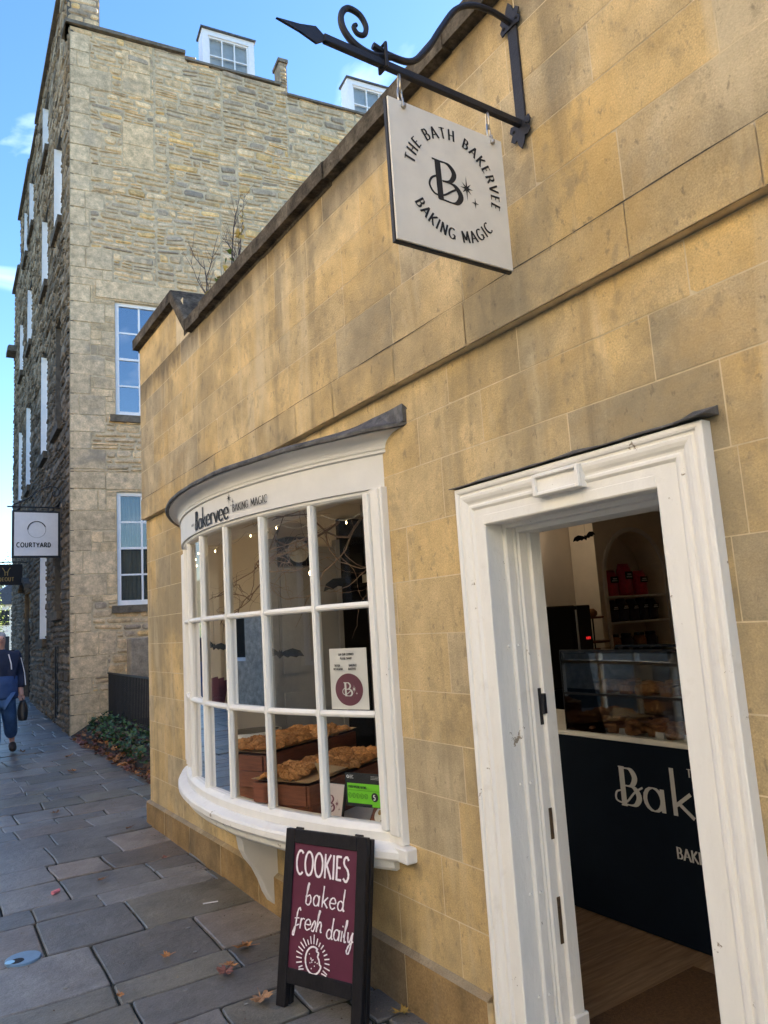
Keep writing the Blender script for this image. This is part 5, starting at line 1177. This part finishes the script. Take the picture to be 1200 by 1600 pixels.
tag(mb.build('planting_bed', M['soil']), kind='structure', label='strip of dark soil and leaf litter between the gable and the shop')
# ivy plants in clumps
def leafshape(mb, p, s, rz, tilt, roll, c, kind=0):
    if kind == 0: P = [(0, -.1), (.35, -.3), (.5, .05), (.3, .3), (.12, .45), (0, .8), (-.12, .45), (-.3, .3), (-.5, .05), (-.35, -.3)]
    else: P = [(.06, -.62), (.06, -.3), (.3, -.42), (.55, -.32), (.42, -.12), (.78, .08), (.62, .18), (.66, .42), (.42, .32), (.25, .36), (.2, .7), (.0, .95), (-.16, .66), (-.24, .36), (-.42, .3), (-.7, .4), (-.6, .16), (-.8, .0), (-.44, -.12), (-.5, -.36), (-.28, -.40), (-.0, -.3), (0., -.62)]
    Mx = Matrix.Translation(p) @ Matrix.Rotation(rz, 4, 'Z') @ Matrix.Rotation(tilt, 4, 'X') @ Matrix.Rotation(roll, 4, 'Y')
    n = len(P); q = [Mx @ Vector((x*s, y*s, s*(.35*abs(x)**1.3 if kind == 0 else .30*(x*x+y*y)*(1+.6*math.sin(x*5+y*7))+.10*math.sin(9*x+5*y)))) for x, y in P]
    mb.mesh(q+[Mx @ Vector((0, 0, -.02*s))], [(i, (i+1) % n, n) for i in range(n)], c)
ivc = 0
for (y, x, hgt, rad, wh) in ((13.0, 2.95, .30, .30, 'at the foot of the gable corner, farthest along the railing'), (12.2, 2.85, .34, .34, 'second from the far end of the railing'), (11.3, 2.82, .32, .36, 'in the middle of the railing'), (10.4, 2.78, .30, .36, 'second from the near end of the railing'), (9.4, 2.75, .28, .4, 'nearest the shop corner')):
    t = thing('ivy_plant', (x, y, gz(y)), 'dark green ivy clump %s' % wh, 'ivy', 'ivy clumps below the railing'); mb = MB(); sm = MB(); r = random.Random(int(y*10))
    for k in range(9):
        a_ = r.uniform(0, 6.28); e = Vector((x+rad*.8*math.cos(a_), y+rad*math.sin(a_), gz(y)+.1+hgt*r.random())); sm.tube([Vector((x, y, gz(y))), (Vector((x, y, gz(y)+hgt*.6))+e)/2, e], .004, 4)
    for k in range(150):
        a_, q = r.uniform(0, 6.28), math.sqrt(r.random()); px, py = x+rad*q*math.cos(a_), y+rad*1.5*q*math.sin(a_)
        pz = gz(y)+.08+hgt*(1-.6*q*q)*r.uniform(.3, 1.05); g = r.uniform(.5, 1.3)
        leafshape(mb, Vector((px, py, pz)), r.uniform(.045, .075), r.uniform(0, 6.28), r.uniform(-.9, .9), r.uniform(-.9, .9), (.05*g, .11*g, .03*g))
    mb.build('foliage', M['leafgreen'], t); sm.build('stems', M['twigdark'], t)
# autumn leaves lying about
def dead_leaf(x, y, s, rz, c, label, grp=None):
    mb = MB(); z = gz(y)+.012+s*.12; leafshape(mb, Vector((x, y, z)), s, rz, rng.uniform(-.25, .25), rng.uniform(-.25, .25), c, 1)
    mb.tube([Vector((x, y, z))+Matrix.Rotation(rz, 3, 'Z') @ Vector((0, -.1*s, 0)), Vector((x, y, z+.01))+Matrix.Rotation(rz, 3, 'Z') @ Vector((.05*s, -1.1*s, 0))], .0012, 4, c)
    tag(mb.build('dead_leaf', M['leafbrown'], None, origin=(x, y, z)), label, 'leaf', grp or 'dead leaves on the flagstones')
BR = (.42, .19, .07); DK = (.17, .085, .04); YL = (.40, .26, .06); RD = (.22, .09, .07)
for (x, y, s, rz, c, l) in ((1.535, 3.83, .075, .8, BR, 'largest curled brown maple leaf lying left of the sandwich board'), (1.36, 3.64, .060, 2.2, RD, 'reddish torn leaf lying between two flagstone joints'), (1.40, 3.69, .045, 4.2, BR, 'small tan leaf resting against the reddish torn leaf'),
        (1.188, 4.0, .042, 1.2, BR, 'small brown leaf in the middle of a flagstone'), (1.39, 3.29, .070, 2.9, (.36, .2, .1), 'pale brown leaf touching the left foot of the sandwich board'), (1.80, 2.80, .055, .4, YL, 'yellow leaf at the plinth right of the sandwich board'),
        (.90, 3.75, .026, 3.1, BR, 'tiny brown leaf at a joint near the bottom edge'), (1.198, 5.43, .045, 1.9, DK, 'dark brown leaf on the flagstones beyond the sandwich board'), (1.289, 7.7, .06, .3, DK, 'dark leaf lying alone halfway up the lane'), (1.84, 9.9, .08, .9, BR, 'broad brown leaf near the planting strip'),
        (1.68, 6.6, .05, 2.1, DK, 'dark leaf by the corner of the shop'), (1.66, 5.6, .035, 1.1, RD, 'small reddish leaf beside the shop plinth'), (1.68, 2.92, .03, .2, RD, 'small red leaf behind the right foot of the sandwich board'), (1.6, 12.3, .08, .2, DK, 'dark leaf lying in front of the walking person'), (2.05, 11.2, .08, 2.2, BR, 'brown leaf lying near the ivy')):
    dead_leaf(x, y, s, rz, c, l)
r = random.Random(17); mb = MB()
for i in range(260):
    y = r.uniform(7.2, 13.2); x = bedx(y)+abs(r.gauss(0, .22))-.12; g = r.uniform(.5, 1.2)
    leafshape(mb, Vector((x, y, gz(y)+.03+max(0, min(.22, .5*(x-bedx(y)+.02))))), r.uniform(.045, .085), r.uniform(0, 6.28), r.uniform(-.6, .6), r.uniform(-.6, .6), tuple(k*g for k in r.choice((BR, DK, RD))), 1)
tag(mb.build('leaf_litter', M['leafbrown']), kind='stuff', label='drift of brown fallen leaves along the planting strip', cat='leaves')
mb = MB(); r = random.Random(71)
for i in range(900):
    y = r.uniform(2.2, 9); x = XW-.04-abs(r.gauss(0, .10)) if i % 3 else r.uniform(.3, 1.8); q = r.uniform(.0015, .005); z = gz(y)+.001; g = r.uniform(.5, 1.6)
    mb.mesh([(x-q, y, z), (x+q, y-q, z), (x+q*.3, y+q, z), (x, y, z+q)], [(0, 1, 3), (1, 2, 3), (2, 0, 3)], (.12*g, .09*g, .06*g))
tag(mb.build('grit', M['leafbrown']), kind='stuff', label='grit and crumbs of dirt along the foot of the shop wall', cat='grit')
# litter, gum, cover and small things
mb = MB(); mb.tube([(.885, 5.40, gz(5.4)+.014), (.93, 5.43, gz(5.4)+.014)], .012, 8); tag(mb.build('plastic_cap', M['pink'], None, origin=(.9, 5.42, gz(5.4))), 'tiny pink plastic cap dropped on the flagstones', 'litter')
mb = MB(); mb.tube([(1.58, 4.57, gz(4.5)+.008), (1.665, 4.545, gz(4.5)+.008)], .004, 6); tag(mb.build('paper_straw', M['white_paper'], None, origin=(1.62, 4.56, gz(4.5))), 'thin white paper stick lying near the corbel', 'litter')
r = random.Random(33)
for i, (x, y, wh) in enumerate(((1.68, 4.40, 'bright white gum spot just right of the paper stick'), (.80, 4.40, 'gum spot right of the blue cover'), (.72, 4.02, 'gum spot on the flagstone below the blue cover'), (1.33, 3.32, 'gum spot near the foot of the sandwich board'), (1.16, 3.62, 'gum spot on the flagstone left of the torn leaf'), (1.40, 4.3, 'gum spot on the middle flagstone'), (1.43, 3.75, 'gum spot under the largest leaf'), (1.22, 4.75, 'gum spot on the flagstone behind'), (.88, 5.0, 'gum spot left of the dark leaf'), (1.15, 3.2, 'gum spot at the bottom edge'), (1.33, 3.98, 'gum spot beside a long joint'), (1.5, 5.1, 'gum spot near the shop wall'))):
    mb = MB(); n = 12; q = r.uniform(.006, .012); mb.lathe(x, y, [(q, gz(y)+.002), (q*.9, gz(y)+.0045), (q*.3, gz(y)+.005)], n, sx=1.3, sy=.9)
    tag(mb.build('chewing_gum', M['gum'], None, origin=(x, y, gz(y))), 'flat pale %s' % wh, 'gum', 'gum spots on the flagstones')
cv = thing('stop_cock_cover', (.585, 4.5, gz(4.5)), 'round cover painted sky blue with a worn dark centre, set in the flagstones', 'cover')
mb = MB(); z = gz(4.5); mb.lathe(.60, 4.50, [(.085, z-.01), (.085, z+.008), (.082, z+.0095)], 32); mb.build('cover_plate', M['cyan'], cv)
mb = MB(); mb.lathe(.567, 4.475, [(.032, z+.0095), (.03, z+.012)], 16, sx=1.1); mb.build('worn_centre', M['ink'], cv)
mb = MB(); mb.lathe(.535, 4.475, [(.024, z+.0125), (.022, z+.014)], 16); mb.build('pale_patch', mat('pale_blue', (.30, .62, .9), .4, var=.05), cv)
# sapling growing on the coping
sp2 = thing('wall_sapling', (2.1, 5.1, 4.05), 'thin leafless sapling with a few green leaves growing on top of the shop wall', 'sapling')
mb = MB(); lf = MB(); r = random.Random(41)
def twig(p, d, ln, rad, dep):
    pts = [Vector(p)]; d = Vector(d).normalized()
    for i in range(7): d = (d+Vector((r.uniform(-.13, .13), r.uniform(-.13, .13), r.uniform(-.05, .2)))).normalized(); pts.append(pts[-1]+d*ln/7)
    mb.tube(pts, [rad*(1-.75*i/7) for i in range(8)], 5)
    if dep:
        for k in range(4): i = r.randrange(2, 7); twig(pts[i], (d.x+r.uniform(-.7, .7), d.y+r.uniform(-.9, .9), d.z*.7+.3), ln*.45, rad*.5, dep-1)
    return pts
B0 = Vector((2.1, 5.15, 4.05))
twig(B0+Vector((0, .25, 0)), (.0, .75, 1), .95, .010, 2); twig(B0, (0, .9, .75), .8, .008, 1); p = twig(B0+Vector((0, -.05, 0)), (0, -.15, 1), .85, .010, 2); twig(B0+Vector((0, -.2, .1)), (0, .15, 1), .8, .007, 2)
for k in range(46):
    q = B0+Vector((r.uniform(-.08, .08), r.gauss(.05, .12), .18+abs(r.gauss(.0, .13)))); g = r.uniform(.7, 1.4); yl = r.random() < .35
    leafshape(lf, q, r.uniform(.035, .055), r.uniform(0, 6.28), r.uniform(-1.2, 1.2), r.uniform(-1.2, 1.2), (.30*g, .24*g, .04) if yl else (.10*g, .16*g, .03), 0)
for k in range(9): leafshape(lf, B0+Vector((0, -.35+.1*r.random(), .45+.25*r.random())), .05, r.uniform(0, 6), r.uniform(-1, 1), 1.1, (.40, .28, .06), 0)
mb.build('branches', M['twigdark'], sp2); lf.build('leaves', M['leafgreen'], sp2)
# ================================================================ further down the lane
t = thing('lane_house', (4.4, 27, .3), 'dark lower house continuing the lane past the tall townhouse', 'house')
mb = MB(); mb.box(4.4, 9, 26.3, 33, .2, 8.4, c=(.3, .26, .2)); mb.build('wall', M['rubble_dark'], t)
mb = MB(); mb.prism([(4.2, 26.2, 8.4), (6.6, 26.2, 10.5), (9, 26.2, 8.4)], (0, 6.9, 0)); mb.build('roof', M['slate'], t)
mb = MB(); mb.bbox(4.37, 4.399, 28, 29, 2.5, 4.3, .01); mb.build('window', M['sash'], t)
t = thing('pale_house', (8, 62, .6), 'small pale house with a grey roof at the far end of the lane', 'house')
mb = MB(); mb.box(5.2, 9.5, 60, 68, .5, 4.6, c=(.9, .82, .7)); mb.build('wall', M['rubble'], t)
mb = MB(); mb.prism([(4.9, 59.8, 4.6), (7.35, 59.8, 6.4), (9.8, 59.8, 4.6)], (0, 8.5, 0)); mb.build('roof', M['slate'], t)
for z in (1.2, 3.1): mb = MB(); mb.bbox(6.0, 6.9, 59.95, 59.99, z, z+1.1, .01); mb.build('window', M['darkroom'], t)
for i, (x, y, h, c, l) in enumerate(((4.2, 48, 4.2, (.16, .20, .03), 'sunny yellow green small tree at the end of the lane'), (7.2, 80, 9, (.05, .09, .03), 'dark green tree behind the pale house'), (12, 96, 12, (.08, .11, .03), 'tall green tree at the right beyond the pale house'))):
    tr = thing('garden_tree', (x, y, .6), l, 'tree'); mb = MB(); mb.tube([(x, y, .4), (x+.1, y, .6+h*.3), (x, y, .6+h*.7)], [h*.035, h*.025, h*.01], 8)
    for k in range(5): a_ = k*1.3; mb.tube([(x, y, .6+h*.35), (x+h*.2*math.cos(a_), y+h*.2*math.sin(a_), .6+h*.7)], [h*.015, h*.005], 5)
    mb.build('trunk', M['twigdark'], tr); mb = MB(); r = random.Random(60+i)
    for k in range(1500):
        v = Vector((r.gauss(0, 1), r.gauss(0, 1), r.gauss(0, 1))).normalized()*r.random()**.4; q = 1+.35*noise.noise(v*2.2)
        g = r.uniform(.5, 1.5); leafshape(mb, Vector((x, y, .6+h*.62))+Vector((v.x*h*.33, v.y*h*.33, v.z*h*.38))*q, h*.022, r.uniform(0, 6), r.uniform(-1, 1), r.uniform(-1, 1), tuple(k2*g for k2 in c))
    mb.build('crown', M['leafgreen'], tr)
mb = MB(); nn = 40; vs = []
for j in range(13):
    for i in range(nn+1):
        x = -260+520*i/nn; y = 190+j*22; z = .5+34*math.sin(min(1, j/10)*math.pi/2)*(.75+.35*noise.noise((x*.012, y*.01, 0))); vs.append((x, y, z))
mb.mesh(vs, [(j*(nn+1)+i, j*(nn+1)+i+1, (j+1)*(nn+1)+i+1, (j+1)*(nn+1)+i) for j in range(12) for i in range(nn)])
tag(mb.build('hills', mat('wooded_hill', (.07, .09, .04), .95, var=.6, nscale=.08, c2=(.13, .12, .05), bump=1, bscale=.5), smooth=True), kind='structure', label='wooded hillside far beyond the lane')
mb = MB(); slab(mb, (0, -5, 0), (1, 0, 0), (0, 1, 0), [(9.5, 16, 0, 9.2)], 0, 17.5, (.40, .33, .23)); rh = mb.build('sun_blocker_house', M['rubble'], None, origin=(12, 4, 0)); tag(rh, 'unseen plain stone block added behind the shop to keep sun out of the gap', 'house')  # unseen block added to keep low sun out of the gap beside the shop
mb = MB(); mb.prism([(9.3, -5.2, 9.2), (12.7, -5.2, 11), (16.2, -5.2, 9.2)], (0, 17.9, 0)); mb.build('roof', M['slate'], rh)
# unseen terrace added across the lane to bounce warm sun; mirrored in shop glass
op_ = thing('bounce_terrace', (-5.4, 4, 0), 'pale stone terrace across the lane from the shop, mirrored in its panes', 'building')
OH = [(y, y+1.1, z, z+1.9) for y in range(-8, 24, 3) for z in (1.0, 4.6)]
mb = MB(); slab(mb, (-5.4, 0, 0), (0, 1, 0), (1, 0, 0), subs([(-10, 24, 0, 7.6)], OH), -.4, 0, (.50, .46, .38)); mb.build('wall', M['rubble'], op_)
mb = MB(); mb.box(-5.85, -5.25, -10, 24, 7.6, 7.8); mb.build('cornice', M['mortar'], op_)
for (a, b, c, e) in OH:
    mb = MB(); slab(mb, (-5.4, 0, 0), (0, 1, 0), (1, 0, 0), [(a, b, c, c+.07), (a, b, e-.07, e), (a, a+.07, c+.07, e-.07), (b-.07, b, c+.07, e-.07), (a+.07, b-.07, (c+e)/2-.03, (c+e)/2+.03)], -.25, -.12); f_ = mb.build('window', M['sash'], op_)
    mb = MB(); slab(mb, (-5.4, 0, 0), (0, 1, 0), (1, 0, 0), [(a+.06, b-.06, c+.06, e-.06)], -.24, -.2); mb.build('pane', M['machine'], f_)
# ================================================================ the walker
pe = thing('person', (1.36, 12.25, gz(12.25)), 'walking person in two tone navy jacket and blue jeans, holding a dark bag', 'person')
PB = Vector((1.29, 12.25, gz(12.25)))
def skin(name, verts, edges, radii, m, parent, lv=2):
    me = bpy.data.meshes.new(name); me.from_pydata([tuple(Vector(v)) for v in verts], edges, []); o = bpy.data.objects.new(name, me); col.objects.link(o)
    s = o.modifiers.new('skin', 'SKIN'); s.use_smooth_shade = True
    for i, rr in enumerate(radii): me.skin_vertices[0].data[i].radius = rr if isinstance(rr, tuple) else (rr, rr)
    me.skin_vertices[0].data[0].use_root = True
    u = o.modifiers.new('sub', 'SUBSURF'); u.levels = lv; u.render_levels = lv
    dg = bpy.context.evaluated_depsgraph_get(); ev = o.evaluated_get(dg); m2 = bpy.data.meshes.new_from_object(ev); bpy.data.objects.remove(o)
    m2.materials.clear(); m2.materials.append(m)
    for v in m2.vertices: v.co = v.co+(PB-Vector(WL[parent.name]))
    o = bpy.data.objects.new(name, m2); col.objects.link(o); o.parent = parent; m2.polygons.foreach_set('use_smooth', [True]*len(m2.polygons)); WL[o.name] = WL[parent.name]; return o
try:
    skinm = mat('skin', (.50, .27, .20), .6, var=.06); jk = mat('navy_jacket', (.010, .017, .045), .8, var=.2, bump=.3, bscale=14); jk2 = mat('blue_jacket', (.025, .06, .16), .8, var=.2, bump=.3, bscale=14); jn = mat('blue_jeans', (.04, .10, .24), .85, var=.25, bump=.3, bscale=30)
    # facing -y (towards the camera); x to the right of the picture
    body = [(0, 0, .95), (0, 0, 1.12), (0, 0, 1.34), (0, -.01, 1.47), (0, -.03, 1.55), (0, -.05, 1.64), (0, -.06, 1.72),
            (.20, 0, 1.42), (.26, .05, 1.14), (.28, -.02, .90), (.285, -.05, .82), (-.20, 0, 1.42), (-.26, -.05, 1.14), (-.27, -.16, .92), (-.27, -.18, .84),
            (.10, -.01, .90), (.15, .10, .50), (.21, .34, .19), (.21, .28, .10), (-.10, 0, .90), (-.09, -.14, .48), (-.08, -.18, .09), (-.08, -.29, .04)]
    ed = [(0, 1), (1, 2), (2, 3), (3, 4), (4, 5), (5, 6), (2, 7), (7, 8), (8, 9), (9, 10), (2, 11), (11, 12), (12, 13), (13, 14), (0, 15), (15, 16), (16, 17), (17, 18), (0, 19), (19, 20), (20, 21), (21, 22)]
    ra = [(.15, .11), (.15, .11), (.17, .12), (.07, .07), (.055, .06), (.078, .09), (.07, .085), .06, .048, .036, .034, .06, .048, .036, .034, .088, .06, .042, .035, .088, .06, .042, .035]
    bo = skin('body', body, ed, ra, skinm, pe)
    jb = [(0, 0, 1.10), (0, 0, .90), (0, 0, 1.34), (0, -.01, 1.45), (0, .01, 1.52), (.21, 0, 1.42), (.27, .05, 1.14), (.29, -.02, .93), (-.21, 0, 1.42), (-.27, -.05, 1.14), (-.28, -.16, .95)]
    skin('jacket', jb, [(0, 1), (0, 2), (2, 3), (3, 4), (2, 5), (5, 6), (6, 7), (2, 8), (8, 9), (9, 10)], [(.215, .17), (.22, .17), (.22, .17), (.135, .12), (.11, .11), .10, .088, .07, .10, .088, .07], jk, pe)
    mb = MB(); mb.lathe(PB.x, PB.y, [(.18, PB.z+.80), (.242, PB.z+.80), (.248, PB.z+.84), (.244, PB.z+1.0), (.236, PB.z+1.12), (.17, PB.z+1.14)], 24, sx=1.0, sy=.78); mb.build('jacket_hem', jk2, pe, smooth=True)
    skin('jeans', [(0, 0, .86), (.10, -.01, .80), (.15, .10, .50), (.20, .32, .22), (-.10, 0, .80), (-.09, -.14, .48), (-.08, -.17, .13)], [(0, 1), (1, 2), (2, 3), (0, 4), (4, 5), (5, 6)], [(.18, .14), .128, .105, .095, .128, .105, .095], jn, pe)
    mb = MB(); mb.tube([PB+Vector(p) for p in ((.10, -.12, 1.44), (.13, -.165, 1.30), (.135, -.17, 1.22))], .008, 6); mb.tube([PB+Vector(p) for p in ((.27, -.06, 1.38), (.325, -.02, 1.16), (.335, -.07, .98))], .007, 6)
    mb.build('piping', M['white_paper'], pe)
    sk = lambda o_, pts, rs, m_, nm: skin(nm, pts, [(i, i+1) for i in range(len(pts)-1)], rs, m_, pe)
    shoe = mat('dark_shoe', (.03, .02, .018), .6, var=.2)
    sk(0, [(.21, .31, .15), (.21, .26, .07), (.21, .16, .05)], [.056, .06, .052], shoe, 'shoe'); sk(0, [(-.08, -.17, .075), (-.08, -.25, .045), (-.08, -.36, .035)], [.062, .060, .05], shoe, 'shoe')
    for s, b_ in ((1, (.285, -.05, .83)), (-1, (-.27, -.18, .85))):
        for k in range(4): x, y, z = b_; dx = (k-1.5)*.019; sk(0, [(x+dx, y-.005, z), (x+dx*1.1, y-.02, z-.045), (x+dx*.9, y-.015+.02*(k == 3), z-.078+.006*abs(k-1))], [.010, .009, .007], skinm, 'finger')
        sk(0, [(b_[0]-s*.03, b_[1], b_[2]+.01), (b_[0]-s*.045, b_[1]-.02, b_[2]-.03)], [.011, .008], skinm, 'thumb')
    hr = mat('grey_hair', (.36, .33, .31), .9, var=.3, bump=.8, bscale=60)
    sk(0, [(0, -.02, 1.755), (0, .035, 1.70), (0, .03, 1.62)], [(.088, .085), (.085, .07), (.06, .04)], hr, 'hair')
    mb = MB(); P0 = PB+Vector((0, -.145, 1.665))
    for s in (-1, 1): mb.lathe(P0.x+s*.031, P0.y+.004, [(.002, P0.z+.004), (.011, P0.z+.012), (.002, P0.z+.02)], 10, sy=.5)
    mb.build('eyes', M['ink'], pe)
    mb = MB(); mb.mesh([P0+Vector(v) for v in ((0, .0, .02), (-.014, -.012, -.022), (.014, -.012, -.022), (0, -.026, -.020), (0, .0, -.03))], [(0, 1, 3), (0, 3, 2), (1, 4, 3), (3, 4, 2)]); mb.build('nose', skinm, pe, smooth=True)
    mb = MB(); mb.tube([P0+Vector((-.022, .004, -.052)), P0+Vector((0, -.004, -.055)), P0+Vector((.022, .004, -.052))], .004, 6); mb.build('mouth', mat('lips', (.35, .13, .11), .6, var=0), pe)
    hb = thing('carried_bag', (PB.x+.30, PB.y-.05, .9), 'dark bag hanging from the walking person\'s hand', 'bag')
    mb = MB(); q = PB+Vector((.30, -.05, .62)); n = 10; vs = []
    for i in range(7):
        f = i/6; 
        for k in range(14): a_ = 2*math.pi*k/14; vs.append((q.x+(.05+.03*math.sin(f*3))*math.cos(a_)*(1.1-f*.4), q.y+.12*math.sin(a_)*(1.1-f*.3), q.z-.14+.28*f))
    mb.mesh(vs, [(i*14+k, i*14+(k+1) % 14, (i+1)*14+(k+1) % 14, (i+1)*14+k) for i in range(6) for k in range(14)]+[tuple(range(14)), tuple(84+k for k in range(14))]); mb.tube([q+Vector((0, -.05, .13)), q+Vector((-.01, 0, .21)), q+Vector((0, .05, .13))], .006, 6)
    mb.build('bag_body', M['black'], hb, smooth=True)
except Exception as ex:
    print('PERSON FAILED', ex); raise
